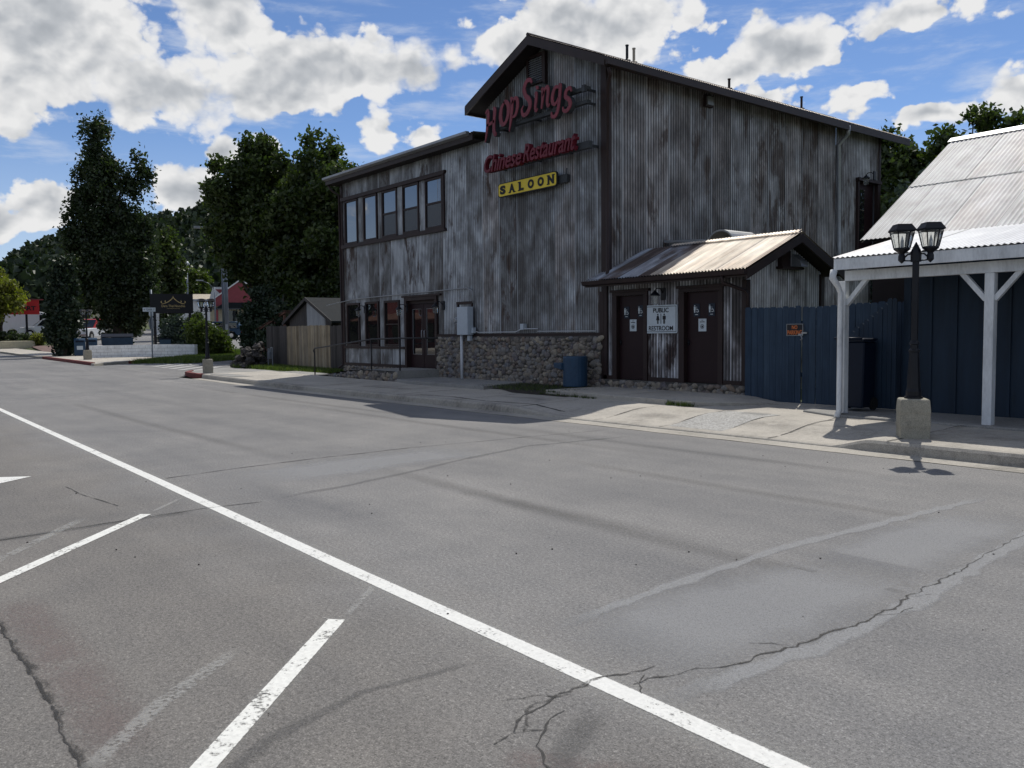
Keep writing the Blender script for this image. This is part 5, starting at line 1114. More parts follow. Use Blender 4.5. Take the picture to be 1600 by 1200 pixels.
# restroom sign
PS = thing('public_restroom_sign', 'white PUBLIC RESTROOM sign with man and woman pictogram between the brown doors', 'sign', (-13.02, 14.72, 1.6))
mb = MB(); mb.prism(rrect(-13.50, -12.54, 1.57, 2.21, .05, YR - .055), (0, .02, 0)); mb.build('panel', signwhite, PS)
mb = MB(); yy = YR - .060; x0, x1, z0, z1 = -13.47, -12.57, 1.60, 2.18; q = .010
mb.box(x0, x1, yy, yy + .004, z0, z0 + q); mb.box(x0, x1, yy, yy + .004, z1 - q, z1); mb.box(x0, x0 + q, yy, yy + .004, z0 + q, z1 - q); mb.box(x1 - q, x1, yy, yy + .004, z0 + q, z1 - q); mb.build('border', darkink, PS)
text('lettering', 'PUBLIC', (-13.02, yy, 2.092), .12, .002, darkink, PS, bold=.002, width=.46, height=.105); text('lettering', 'RESTROOM', (-13.02, yy, 1.685), .12, .002, darkink, PS, bold=.001, width=.72, height=.105)
mb = MB()
def disc(mb, cx, cz, r, y): mb.prism([(cx + r * math.cos(k_ * .6283), y, cz + r * math.sin(k_ * .6283)) for k_ in range(10)], (0, .004, 0))
disc(mb, -13.11, 1.995, .020, yy); disc(mb, -12.92, 1.995, .020, yy); mb.box(-13.025, -13.010, yy, yy + .004, 1.785, 2.015)
mb.prism([(-13.135, yy, 1.968), (-13.085, yy, 1.968), (-13.060, yy, 1.865), (-13.160, yy, 1.865)], (0, .004, 0)); mb.box(-13.130, -13.115, yy, yy + .004, 1.785, 1.865); mb.box(-13.105, -13.090, yy, yy + .004, 1.785, 1.865)
mb.box(-12.947, -12.893, yy, yy + .004, 1.885, 1.968); mb.box(-12.966, -12.952, yy, yy + .004, 1.88, 1.965); mb.box(-12.888, -12.874, yy, yy + .004, 1.88, 1.965); mb.box(-12.945, -12.924, yy, yy + .004, 1.785, 1.885); mb.box(-12.916, -12.895, yy, yy + .004, 1.785, 1.885)
mb.build('pictogram', darkink, PS)

# ================================================================== BLUE FENCE, GATE, BIN
def pickets(mb, x0, x1, y, z0, zt, wd=.145, seed=1, th=.02):
    r = random.Random(seed); x = x0; i = 0
    while x < x1 - .02:
        w_ = min(wd * r.uniform(.96, 1.02), x1 - x) - .006; t_ = (zt(x) if callable(zt) else zt) + r.uniform(-.012, .012); yy = y + r.uniform(-.006, .006); c = .025
        mb.prism([(x, yy, z0), (x + w_, yy, z0), (x + w_, yy, t_ - c), (x + w_ - c, yy, t_), (x + c, yy, t_), (x, yy, t_ - c)], (0, th, 0)); mb.tint = (mb.tint or []) + [r.random()] * (len(mb.f) - len(mb.tint or [])); x += w_ + .006
FN = thing('blue_fence', 'blue dog-eared picket fence between the restrooms and the white-posted porch', 'fence', (-9.2, 14.8, .25))
mb = MB(); pickets(mb, -10.64, -9.36, 14.62, .17, 2.07, seed=2); mb.build('pickets', blue_pickets, FN)
mb = MB(); pickets(mb, -9.34, -8.46, 14.64, .19, 2.06, seed=3); gt = mb.build('gate', blue_pickets, FN)
mb = MB(); mb.box(-9.40, -9.30, 14.59, 14.612, 1.50, 1.54); mb.box(-9.33, -9.22, 14.59, 14.63, 1.54, 1.57); mb.tube([(-9.34, 14.58, 1.52), (-9.30, 14.57, 1.44), (-9.34, 14.57, 1.42)], .012, 6); mb.build('latch', galv, gt)
mb = MB(); pickets(mb, -8.44, -7.16, 14.72, .17, 2.10, seed=4); mb.build('pickets', blue_pickets, FN)
mb = MB(); mb.box(-10.6, -7.2, 14.75, 14.79, .7, .79); mb.box(-10.6, -7.2, 14.75, 14.79, 1.7, 1.79); mb.build('rails', bluefence, FN)
NP = thing('no_parking_sign', 'small black NO PARKING sign with orange letters on the blue fence', 'sign', (-9.6, 14.6, 1.5))
mb = MB(); mb.box(-9.66, -9.31, 14.600, 14.612, 1.505, 1.725); mb.build('panel', darkink, NP)
mb = MB(); frame(mb, -9.665, -9.305, 1.50, 1.73, 14.60, .009, .004); mb.build('border', galv, NP)
text('lettering', 'NO', (-9.485, 14.597, 1.665), .1, .002, orange, NP, bold=.002, width=.12, height=.075); text('lettering', 'PARKING', (-9.485, 14.597, 1.565), .1, .002, orange, NP, bold=.002, width=.315, height=.085)
mb = MB(); mb.box(-9.36, -9.315, 14.594, 14.598, 1.51, 1.53); mb.build('sticker', signwhite, NP)
SF = thing('stepped_fence', 'dark navy fence wing with stepped picket tops under the porch roof', 'fence', (-7.7, 14.3, .25))
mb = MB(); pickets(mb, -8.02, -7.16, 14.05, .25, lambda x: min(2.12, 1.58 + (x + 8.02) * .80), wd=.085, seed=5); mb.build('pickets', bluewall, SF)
WB = thing('wheeled_bin', 'navy wheeled rubbish cart with flat lid behind the white porch corner post', 'bin', (-7.7, 13.75, .22))
mb = MB(); mb.prism([(-7.92, 13.55, .28), (-7.50, 13.55, .28), (-7.46, 13.52, 1.40), (-7.96, 13.52, 1.40)], (0, .40, 0)); mb.build('body', navy, WB, bevel=.02)
mb = MB(); mb.prism([(-7.975, 13.49, 1.41), (-7.445, 13.49, 1.41), (-7.46, 13.50, 1.46), (-7.96, 13.50, 1.46)], (0, .46, 0)); mb.build('lid', navy, WB, bevel=.015)
mb = MB(); mb.tube([(-7.96, 13.44, 1.46), (-7.46, 13.44, 1.46)], .018, 8); mb.build('handle', navy, WB, smooth=True)
for x in (-7.97, -7.52): mb = MB(); mb.tube([(x, 13.9, .34), (x + .05, 13.9, .34)], .11, 14); mb.build('wheel', tyre, WB)

# ================================================================== BLUE HOUSE WITH PORCH
BH = thing('blue_house', 'navy board and batten shop with corrugated roof and white-posted porch', 'building', (-4.5, 14.3, .2))
X0, X1 = -7.15, 3.0
mb = MB(); mb.box(X0, X1, 14.30, 14.40, .1, 3.02); mb.prism([(X0, 14.402, .1), (X0, 22.3, .1), (X0, 22.3, 3.2), (X0, 18.85, 5.38), (X0, 15.35, 3.16), (X0, 14.402, 3.02)], (.1, 0, 0))
x = X0
while x < X1: mb.box(x, x + .045, 14.275, 14.298, .22, 3.0); x += .405
mb.box(X0 - .02, X0 + .10, 14.262, 14.274, .22, 3.0)
mb.build('wall', bluewall, BH)
mb = MB(); mb.box(-8.3, X0, 15.3, 15.4, .1, 3.25); mb.build('roof_shade_panel', soffit, BH)  # dark panel added to stand for the blackness under the roof
# main roof: two courses of sheets on the street side
XR0 = -8.48; ym0, zm0, ymr, zmr = 15.15, 3.28, 18.85, 5.62
pt = lambda a, f: (a, ym0 + (ymr - ym0) * f, zm0 + (zmr - zm0) * f)
mb = MB(); corr(mb, XR0, X1, lambda a: pt(a, 0), lambda a: pt(a, .52), (0, -.53, .85), amp=.0085, pitch=.086); corr(mb, XR0, X1, lambda a: pt(a, .49), lambda a: pt(a, 1), (0, -.53, .85), amp=.0085, pitch=.086, base=.012, u0=.37)
corr(mb, XR0, X1, lambda a: (a, 22.55, zm0), lambda a: (a, ymr, zmr), (0, .53, .85), amp=.016, pitch=.086)
mr = mb.build('main_roof', corr_white, BH, smooth='open')
mb = MB(); mb.prism([(XR0 - .04, ymr - .16, zmr - .06), (XR0 - .04, ymr, zmr + .045), (XR0 - .04, ymr + .16, zmr - .06), (XR0 - .04, ymr, zmr + .02)], (X1 - XR0, 0, 0)); mb.build('ridge_cap', galv, mr)
mb = MB(); mb.quad((XR0 + .02, ym0 + .02, zm0 - .05), (X1, ym0 + .02, zm0 - .05), (X1, ymr, zmr - .05), (XR0 + .02, ymr, zmr - .05)); mb.quad((XR0 + .02, 22.5, zm0 - .05), (X1, 22.5, zm0 - .05), (X1, ymr, zmr - .05), (XR0 + .02, ymr, zmr - .05)); mb.build('underlay', soffit, mr)
# porch roof
mb = MB(); corr(mb, -7.58, X1, lambda a: (a, 12.70, 2.765), lambda a: (a, 15.5, 3.36), (0, -.2, 1), amp=.010, pitch=.086); pr_ = mb.build('porch_roof', corr_white2, BH, smooth='open')
mb = MB(); mb.box(-7.56, X1, 12.72, 12.76, 2.57, 2.745); mb.prism([(-7.56, 12.765, 2.57), (-7.56, 15.2, 3.09), (-7.56, 15.2, 3.27), (-7.56, 12.765, 2.745)], (.04, 0, 0)); mb.build('fascia', whitep, pr_)
mb = MB(); mb.box(-7.50, X1, 12.95, 13.09, 2.40, 2.56); 
x = -7.1
while x < X1: mb.prism([(x, 12.8, 2.57), (x, 14.28, 2.90), (x, 14.28, 3.00), (x, 12.8, 2.68)], (.045, 0, 0)); x += .8
mb.build('beam', whitep, BH)
for k, (x, zb) in enumerate(((-7.555, .235), (-5.28, .19), (-3.1, .19), (-.9, .19))):
    mb = MB(); mb.box(x - .065, x + .065, 12.955, 13.085, zb, 2.398); po = mb.build('porch_post', whitep, BH, bevel=.006)
    mb = MB()
    for sg in (-1, 1):
        if k == 0 and sg < 0: continue
        mb.bar((x + sg * .06, 13.02, 2.02), (x + sg * .40, 13.02, 2.42), .07, .075, up=(0, 1, 0))
    mb.build('brace', whitep, po)
mb = MB(); mb.tube([(-7.52, 12.66, 2.56), (-7.52, 12.62, 2.44), (-7.51, 12.78, 2.30), (-7.505, 12.84, 2.2), (-7.505, 12.84, .30), (-7.50, 12.76, .18)], [.055, .055, .045, .045, .045, .05], 10); mb.build('downspout', whitep, BH, smooth=True)
mb = MB(); mb.prism([(-7.55, 12.80, .05), (3, 12.72, .05), (3, 14.3, .05), (-8.5, 14.3, .05), (-8.4, 13.2, .05)], (0, 0, .165)); struct('porch_floor', mb, concrete_d, bevel=.012)

# ================================================================== STREET LAMPS
def street_lamp():
    L = thing('street_lamp', 'x', 'street lamp', (0, 0, 0))
    mb = MB(); prof = [(r_ * .86, z_) for r_, z_ in [(.295, -.1), (.300, .12), (.312, .17), (.306, .23), (.302, .32), (.310, .36), (.300, .44), (.290, .50), (.276, .525)]]
    mb.lathe(prof, (0, 0, 0), 4, rot=math.pi / 4 + .25)
    n0 = len(mb.v)
    mb.build('concrete_block', concrete_l, L, bevel=.012)
    mb = MB(); mb.lathe([(.115, .525), (.115, .55), (.095, .56), (.098, .62), (.085, .66), (.062, 1.10), (.060, 1.14), (.072, 1.15), (.072, 1.17), (.052, 1.19), (.050, 1.24), (.064, 1.25), (.060, 1.27), (.045, 1.30), (.042, 2.34)], (0, 0, 0), 16)
    mb.build('pole', blackm, L, smooth=False)
    mb = MB(); mb.lathe([(.066, 2.34), (.068, 2.46), (.055, 2.50), (.03, 2.55), (.004, 2.60)], (0, 0, 0), 12); mb.build('finial', blackm, L)
    for sg in (-1, 1):
        cx = sg * .172
        mb = MB(); mb.tube([(sg * .05, 0, 2.355), (cx - sg * .02, 0, 2.36)], .010, 6); mb.tube([(sg * .05, 0, 2.45), (sg * .10, 0, 2.44), (sg * .16, 0, 2.38), (cx - sg * .02, 0, 2.37)], .012, 6); mb.build('arm', blackm, L, smooth=True)
        mb = MB(); c = (cx, 0, 0)
        mb.lathe([(.006, 2.325), (.046, 2.365), (.046, 2.42), (.036, 2.45), (.050, 2.465), (.108, 2.51), (.108, 2.53)], c, 8, rot=.39)
        mb.lathe([(.162, 2.735), (.188, 2.75), (.188, 2.765), (.130, 2.835), (.136, 2.84), (.02, 2.85)], c, 4, rot=math.pi / 4 + .5)
        for k in range(6):
            th = math.pi * k / 3 + .3; mb.bar((cx + .102 * math.cos(th), .102 * math.sin(th), 2.53), (cx + .152 * math.cos(th), .152 * math.sin(th), 2.74), .013, .013)
        ln = mb.build('lantern', blackm, L)
        mb = MB(); mb.lathe([(.096, 2.532), (.144, 2.735)], c, 6, rot=.3); mb.build('glass', lglass, ln)
        mb = MB(); mb.lathe([(.022, 2.54), (.022, 2.62), (.010, 2.66), (.003, 2.69)], c, 8); mb.build('bulb', pvc, ln)
    return L
SLG = 'twin-lantern street lamps along the kerb'
sl_ = street_lamp(); sl_.location = (-5.52, 11.28, .155); sl_.rotation_euler = (0, 0, R_(21)); sl_['label'] = 'black twin-lantern street lamp on a concrete block in front of the white porch'; sl_['group'] = SLG
dup(sl_, (-32.95, 11.32, float(hx(-32.95)) + .13), R_(60), 'black twin-lantern street lamp on the red kerb at the side street corner', SLG)
dup(sl_, (-53.2, 11.45, float(hg(-53.2, 11.45)) + .12), R_(80), 'farthest twin-lantern street lamp at the end of the white block wall', SLG)
# ================================================================== LEFT BACKGROUND
def side(a):          # unit vector to the right as seen from the street, and away
    return (math.cos(R_(a)), -math.sin(R_(a))), (math.sin(R_(a)), math.cos(R_(a)))
def crown(a, L):      # (u right, z, ru, rz[, depth offset, depth radius]) -> blobs
    s, d = side(a); out = []
    for q in L:
        u, z, ru, rz = q[:4]; dd = q[4] if len(q) > 4 else 0; rd = q[5] if len(q) > 5 else ru
        out.append((s[0] * u + d[0] * dd, s[1] * u + d[1] * dd, z, (ru + rd) / 2, (ru + rd) / 2, rz))
    return out
def T(name, label, a, R, L, nc, nl, sig, size, mat, seed, trunk=(.3, 3), group=None, **kw):
    p = pol(a, R); return tree(name, label, 'tree', p, crown(a, L), nc, nl, sig, size, mat, trunk, seed, group, **kw)
T('poplar_tree', 'tallest dark poplar with several upright spires behind the white block wall', -76.1, 72,
  [(-1.3, 12.6, 1.4, 4.4), (-1.05, 14.6, 1.25, 2.7), (-.5, 11.5, 1.4, 3.0), (-2.2, 9.4, 1.05, 4.4), (-2.5, 7.6, .95, 2.8), (.7, 10.6, 1.15, 4.2), (1.9, 10.6, .95, 4.0), (2.3, 7.6, 1.0, 3.4), (.3, 5.4, 2.3, 3.8), (.9, 4, 2.0, 3.2), (-.9, 4.8, 1.6, 3.4), (.1, 8, 1.9, 3)], 3300, 26, (.22, .22, .30), .18, leaf_dark, 100, (.45, 3.0), sub=330)
T('poplar_tree', 'narrow poplar right of the tallest one, above the black sign', -73.2, 84, [(.1, 7.9, .65, 3.3), (.1, 9.8, .42, 1.7), (.7, 4.6, .9, 3.2), (-.3, 3.8, .9, 2.8), (.2, 5.6, 1.0, 3)], 700, 24, (.22, .22, .32), .26, leaf_green, 101, (.3, 2.6))
T('juniper_tree', 'dark columnar juniper between the white pickup and the blue mailboxes', -79.1, 63, [(0, 3.9, .80, 2.8), (-.1, 2.4, .85, 2.2), (.2, 2.2, .8, 2.1), (0, 5.3, .55, 1.2)], 800, 24, (.17, .17, .25), .17, leaf_pine, 102, (.2, 1.2))
BG = 'big leafy trees left of the corrugated building'
T('deciduous_tree', 'broad leafy tree whose left edge meets the steel pole', -67.3, 55,
  [(0, 11.2, 1.6, 2.5), (-.1, 12.9, .8, 1.3), (-1.7, 10.2, 1.5, 1.9), (-2.6, 8.0, 1.0, 1.6), (-2.3, 6.4, 1.2, 1.4), (1.3, 10.4, 1.6, 2.2), (0, 7.5, 2.5, 2.7), (1.8, 7.0, 1.8, 2.4), (.8, 5.0, 1.6, 1.7), (2.0, 3.6, 1.8, 2.4), (1.6, 2.4, 1.4, 1.6)], 2500, 26, (.24, .24, .18), .19, leaf_green, 103, (.35, 3.0), BG, sub=190)
T('deciduous_tree', 'leafy tree touching the left roof corner of the corrugated building', -63.5, 52,
  [(-.3, 10.9, 1.5, 2.3), (0.0, 12.5, .8, 1.1), (1.2, 10.6, 1.5, 1.9), (2.4, 9.7, 1.3, 1.6), (3.3, 9.0, 1.0, 1.2), (0, 7.8, 2.9, 3.0), (2.0, 7.0, 2.0, 2.6), (-1.6, 8.4, 1.6, 2.4), (1.2, 4.0, 2.3, 2.4), (-1.2, 4.2, 2.2, 2.2), (2.6, 3.6, 1.8, 2.4), (.5, 2.8, 2.0, 1.8), (-1.0, 3.0, 1.6, 1.8)], 2900, 26, (.24, .24, .18), .19, leaf_green, 104, (.38, 3.0), BG, sub=210)
T('spruce_tree', 'small dark spruce in front of the red-roofed building', -67.7, 49, [(0, 1.2, 1.25, .8), (0, 2.2, 1.0, .9), (0, 3.2, .7, .9), (0, 4.2, .38, .9)], 700, 20, (.16, .16, .10), .13, leaf_pine, 105, (.12, 2.4), droop=.6)
T('spruce_tree', 'low dark spruce beside the shed lean-to', -66.4, 46, [(0, 1.2, 1.1, .9), (0, 2.4, .7, 1.0), (0, 3.3, .35, .7)], 480, 20, (.15, .15, .10), .13, leaf_pine, 115, (.12, 2.0), droop=.6)
T('yellow_green_tree', 'yellow-green leafy tree at the left edge above the planter wall', -82.3, 92, [(-.6, 5.2, 1.9, 1.6), (-2.0, 6.0, 1.6, 1.2), (.3, 4.6, 1.5, 1.2), (-1.4, 3.8, 2.0, 1.3), (1.3, 4.6, .7, .8)], 800, 24, (.32, .32, .26), .25, leaf_yel, 106, (.2, 2.2))
T('small_tree', 'small light green tree showing between the juniper and the tall poplar', -78.4, 100, [(0, 6.0, 1.2, 1.8), (.4, 4.2, 1.4, 1.8)], 260, 22, (.3, .3, .3), .3, leaf_bush, 107, (.15, 2.0))
T('small_tree', 'pale green tree at the foot of the wooded hill right of the poplars', -71.9, 125, [(0, 5.6, 2.2, 2.6), (1, 4.2, 2.2, 2.2)], 420, 22, (.4, .4, .4), .42, leaf_bush, 117, (.2, 2.0))
def bush(label, a, R, L, nc, size, mat, seed, cat='bush', name='bush'):
    p = pol(a, R); o = thing(name, label, cat, p); C = lump(crown(a, L), nc, seed) + np.array(p)
    V, F, Tt = leaves(C, 22, (.12, .12, .12), size, seed=seed); fast_mesh('foliage', V, F, Tt, mat, o)
    mb = MB(); mb.tube([(p[0], p[1], p[2] - .2), (p[0], p[1], p[2] + .6)], .05, 6); mb.build('stem', bark, o); return o
bush('bright green bush behind the corner street lamp', -71.0, 57, [(0, 1.0, 1.0, 1.0), (.5, .8, .9, .8), (-.5, 1.6, .7, .8), (.8, .5, .7, .5)], 460, .12, leaf_bush, 108)
bush('grey-green shrub between the two posts of the black sign', -73.1, 61, [(0, 1.1, .75, 1.2), (.3, 1.8, .5, .7)], 300, .11, leaf_blue, 109)
bush('dark green shrub right of the black sign post', -71.9, 62, [(0, 1.1, .9, 1.2), (.3, 1.9, .6, .8)], 300, .12, leaf_green, 110)
bush('trimmed dark hedge growing in the pale planter', -81.6, 91.5, [(-3.6, .9, 1.3, .55), (-2.2, .95, 1.3, .55), (-.8, .9, 1.2, .55), (.4, .9, 1.0, .5)], 520, .15, leaf_dark, 111, 'hedge', 'hedge')
bush('clump of low shrubs beside the dark pickup wheel', -80.4, 90, [(0, .5, .5, .5)], 90, .12, leaf_yel, 112)
# planter
p = pol(-81.8, 89.6); o = thing('planter_wall', 'pale yellow concrete planter along the sidewalk at the left edge', 'planter', p)
mb = MB(); s_, d_ = side(-81.8)
for a0, a1 in ((-6, -1.75), (-1.65, 1.9)):
    q = [(p[0] + s_[0] * u + d_[0] * v, p[1] + s_[1] * u + d_[1] * v, p[2] - .2) for u, v in ((a0, 0), (a1, 0), (a1, 1.6), (a0, 1.6))]; mb.prism(q, (0, 0, 1.0))
mb.build('blocks', cream, o, bevel=.04)
# rocks piled by the fence
RK = thing('rock_pile', 'heap of dark volcanic rocks against the end of the plank fence', 'rock pile', (-35.9, 14.4, .25))
mb = MB(); mb.tint = []; r = random.Random(4)
for i in range(120):
    q = r.random(); u = -1.7 + 2.0 * q; hmax = .15 + 1.0 * max(0, (u + 1.5) / 1.8) ** 1.2; z = r.uniform(0, hmax); s = r.uniform(.09, .20)
    c = (-36.0 + u, 14.4 + r.uniform(-.35, .35) * (1.2 - z * .5), .26 + z); n0 = len(mb.v); f0 = len(mb.f); pr = [(.55, -.8), (1.0, -.3), (.95, .3), (.5, .85)]
    mb.lathe([(a_ * s * r.uniform(.8, 1.2), b_ * s * .8) for a_, b_ in pr], c, 7, rot=r.random() * 6)
    for k in range(n0, len(mb.v)): v = mb.v[k]; mb.v[k] = tuple(v[j] + r.uniform(-.18, .18) * s for j in range(3))
    mb.tint += [r.random()] * (len(mb.f) - f0)
mb.build('rocks', lava, RK)
GM = thing('gas_meter', 'small grey gas meter with pipes beside the rock pile', 'gas meter', (-35.0, 14.7, .3))
mb = MB(); mb.box(-35.12, -34.88, 14.62, 14.78, .62, .92); mb.tube([(-35.2, 14.7, .2), (-35.2, 14.7, 1.05), (-35.08, 14.7, 1.05), (-35.08, 14.7, .9)], .025, 6); mb.tube([(-34.92, 14.7, .9), (-34.92, 14.7, 1.1), (-34.75, 14.7, 1.1), (-34.75, 14.7, .2)], .025, 6); mb.build('meter', steelpole, GM)
# plank fence
PF = thing('plank_fence', 'tall wooden plank fence, tan in the middle and dark at both ends', 'fence', (-33, 15.4, .2))
def planks(mb, x0, x1, y, z0, z1, seed):
    r = random.Random(seed); x = x0
    while x < x1 - .02:
        w_ = min(r.uniform(.12, .15), x1 - x); yy = y + r.uniform(-.008, .008); t_ = z1 + r.uniform(-.015, .015); mb.box(x, x + w_ - .008, yy, yy + .02, z0, t_); mb.tint = (mb.tint or []) + [r.random()] * 6; x += w_
for (x0, x1, z1, mt, sd, lb) in ((-36.95, -34.85, 2.03, dark_planks, 1, 'dark weathered planks at the left end'), (-34.84, -30.75, 2.0, tan_planks, 2, 'sun-bleached tan planks'), (-30.74, -28.50, 1.97, dark_planks, 3, 'dark planks beside the corrugated building')):
    mb = MB(); planks(mb, x0, x1, 15.4, .12, z1, sd); mb.build('planks', mt, PF, label=lb)
mb = MB(); mb.box(-36.95, -28.5, 15.43, 15.48, .6, .70); mb.box(-36.95, -28.5, 15.43, 15.48, 1.6, 1.70); mb.box(-37.02, -36.93, 15.40, 15.50, .1, 2.0); mb.build('rails', darkwood, PF)
# shed behind the fence
SH = thing('shed', 'small shed with dark shingle roof and white-painted gable behind the plank fence', 'shed', (-38, 18.5, .3))
xp, zp, xl, xr2, ze2 = -38.05, 3.42, -40.75, -35.35, 2.25
mb = MB(); mb.prism([(-40.3, 17.98, .2), (-38.32, 17.98, .2), (-38.32, 17.98, 3.14), (-40.3, 17.98, 2.35)], (0, .06, 0)); mb.box(-35.8, -35.74, 18.36, 23, .2, 2.35); mb.box(-40.3, -40.24, 18.36, 23, .2, 2.35); mb.build('wall', darkwood, SH)
mb = MB(); mb.prism([(-38.3, 17.98, .2), (-36.35, 17.98, .2), (-36.35, 17.98, 2.56), (-38.05, 17.98, 3.25), (-38.3, 17.98, 3.15)], (0, .05, 0)); mb.build('white_gable_panel', greyboard, SH)
mb = MB(); mb.prism([(-36.33, 17.98, .2), (-35.8, 17.98, .2), (-35.8, 17.98, 2.35), (-36.33, 17.98, 2.55)], (0, .05, 0)); mb.build('gable_boards', darkwood, SH)
mb = MB(); mb.prism([(xl, 17.8, ze2), (xp, 17.8, zp), (xr2, 17.8, ze2), (xr2, 17.8, ze2 - .08), (xp, 17.8, zp - .09), (xl, 17.8, ze2 - .08)], (0, 5.6, 0)); rf = mb.build('roof', shingle, SH)
mb = MB()
for xe in (xl, xr2): mb.prism([(xe, 17.77, ze2 + .01), (xp, 17.77, zp + .01), (xp, 17.77, zp - .15), (xe, 17.77, ze2 - .15)], (0, .03, 0))
mb.build('barge_boards', darkwood, rf)
LT = thing('lean_to_canopy', 'rusty slatted lean-to canopy sloping down left of the shed', 'canopy', (-42, 18, .3))
mb = MB(); mb.prism([(-44.9, 18.0, 1.75), (-40.9, 18.0, 2.75), (-40.9, 18.0, 2.83), (-44.9, 18.0, 1.83)], (0, .08, 0)); mb.prism([(-44.9, 20.0, 1.75), (-40.9, 20.0, 2.75), (-40.9, 20.0, 2.83), (-44.9, 20.0, 1.83)], (0, .08, 0))
for i in range(15): x = -44.7 + i * .27; z = 1.84 + (x + 44.9) * .25; mb.box(x, x + .10, 17.9, 20.2, z, z + .03)
mb.build('slats', rustbrown, LT)
for x, zt in ((-44.7, 1.8), (-42.8, 2.2), (-41.1, 2.65)): mb = MB(); mb.box(x, x + .1, 18.0, 18.1, .2, zt); mb.build('post', rustbrown, LT)
mb = MB()
for i in range(9): x = -44.4 + i * .38; mb.box(x, x + .09, 18.12, 18.16, .3, 1.75 + (x + 44.9) * .24)
mb.build('screen_boards', rustbrown, LT)

# white block wall
WW = thing('white_block_wall', 'low white painted block wall along the corner lot', 'wall', pol(-75, 57))
pts_ = [pol(-77.75, 57.4), pol(-76.0, 57.6), pol(-74.3, 57.2), pol(-72.9, 56.6), pol(-71.8, 56.1)]
mb = MB()
for i, (a, b_) in enumerate(zip(pts_[:-1], pts_[1:])): mb.prism([(a[0], a[1], a[2] - .3), (b_[0], b_[1], b_[2] - .3), (b_[0] - .1, b_[1] + .22, b_[2] - .3), (a[0] - .1, a[1] + .22, a[2] - .3)], (0, 0, 1.14))
a = pts_[0]; mb.prism([(a[0], a[1], a[2] - .3), (a[0] - .1, a[1] + .22, a[2] - .3), (a[0] - 3.2, a[1] + 1.5, a[2] - .3), (a[0] - 3.2, a[1] + 1.28, a[2] - .3)], (0, 0, 1.13))
wallm = mb.build('wall', blockwall, WW)
mb = MB()     # course and head joints
for i, (a, b_) in enumerate(zip(pts_[:-1], pts_[1:])):
    d = Vector((b_[0] - a[0], b_[1] - a[1], 0)); L = d.length; d.normalize(); n = Vector((d.y, -d.x, 0)); n = n if n.y < 0 else -n
    for k in range(4):
        z = .02 + .2 * k; p0 = Vector(a) + n * .002 + Vector((0, 0, z)); p1 = Vector(b_) + n * .002 + Vector((0, 0, z)); mb.bar(p0, p1, .012, .012)
    for k in range(int(L / .4)):
        for c_ in range(4): p0 = Vector(a) + d * (.4 * k + (.2 if c_ % 2 else 0)) + n * .002; p0.z = a[2] + (b_[2] - a[2]) * k * .4 / L + .02 + .2 * c_; mb.bar(p0, p0 + Vector((0, 0, .19)), .010, .010)
mb.build('joints', greyboard, wallm)

# restaurant sign board on two posts
def place(o, a, R, dz=0.0, extra=0.0):
    x, y, z = pol(a, R); o.location = (x, y, z + dz); o.rotation_euler = (0, 0, R_(-a + extra)); return o
BS = thing('thai_restaurant_sign', 'black two-post sign board with golden temple roof emblem', 'sign')
mb = MB(); mb.box(-1.31, 1.31, 0, .12, 2.72, 3.98); mb.build('board', black_flat, BS)
for x in (-1.05, 1.10): mb = MB(); mb.box(x - .09, x + .09, .02, .14, -.2, 2.718); mb.build('post', black_flat, BS)
mb = MB()
for sg in (-1, 1):
    P_ = [(0, 3.86), (.02, 3.74), (.14, 3.60), (.32, 3.46), (.52, 3.37), (.70, 3.335)]
    stroke(mb, [(sg * x, z) for x, z in P_], [.012, .05, .05, .045, .04, .03], -.02, -.005, .10, 0, 1.0)
    for (cx, cz, h_) in ((.46, 3.44, .13), (.70, 3.40, .13)): stroke(mb, [(sg * cx, cz), (sg * (cx + .035), cz + h_ * .5), (sg * (cx - .01), cz + h_)], [.07, .05, .01], -.02, -.005, .10, 0, 1.0)
mb.build('emblem', gold, BS)
text('lettering', 'Dara Thai Noodles', (.10, -.01, 3.20), .2, .004, gold, BS, bold=.001, width=1.42, height=.15); text('lettering', 'Thai Restaurant & Lounge', (.10, -.01, 3.03), .1, .003, gold, BS, width=.80, height=.06)
place(BS, -73.05, 60.0)
# street name sign with stop sign
SS = thing('street_name_post', 'grey sign post with a street name blade and a stop sign seen nearly edge-on', 'sign post')
mb = MB(); mb.box(-.035, .035, -.02, .02, -.2, 2.85); mb.build('post', steelpole, SS)
mb = MB(); mb.box(-.45, .25, -.035, -.023, 2.86, 3.10); bl_ = mb.build('name_blade', signwhite, SS); text('lettering', 'W TOWER ST', (-.10, -.037, 2.98), .15, .002, darkink, bl_, width=.62, height=.12)
mb = MB(); mb.box(-.12, .12, .024, .034, 2.62, 2.84); mb.build('block_number', signwhite, SS)
mb = MB(); q = Matrix.Rotation(R_(66), 4, 'Z'); P_ = [tuple(q @ Vector((.38 * math.cos(R_(22.5 + 45 * k)), 0, 0)) + Vector((0, .04, 2.15 + .38 * math.sin(R_(22.5 + 45 * k))))) for k in range(8)]; mb.prism(P_, tuple(q @ Vector((0, .01, 0)))); mb.build('stop_sign', steelpole, SS)
place(SS, -74.25, 55.2)
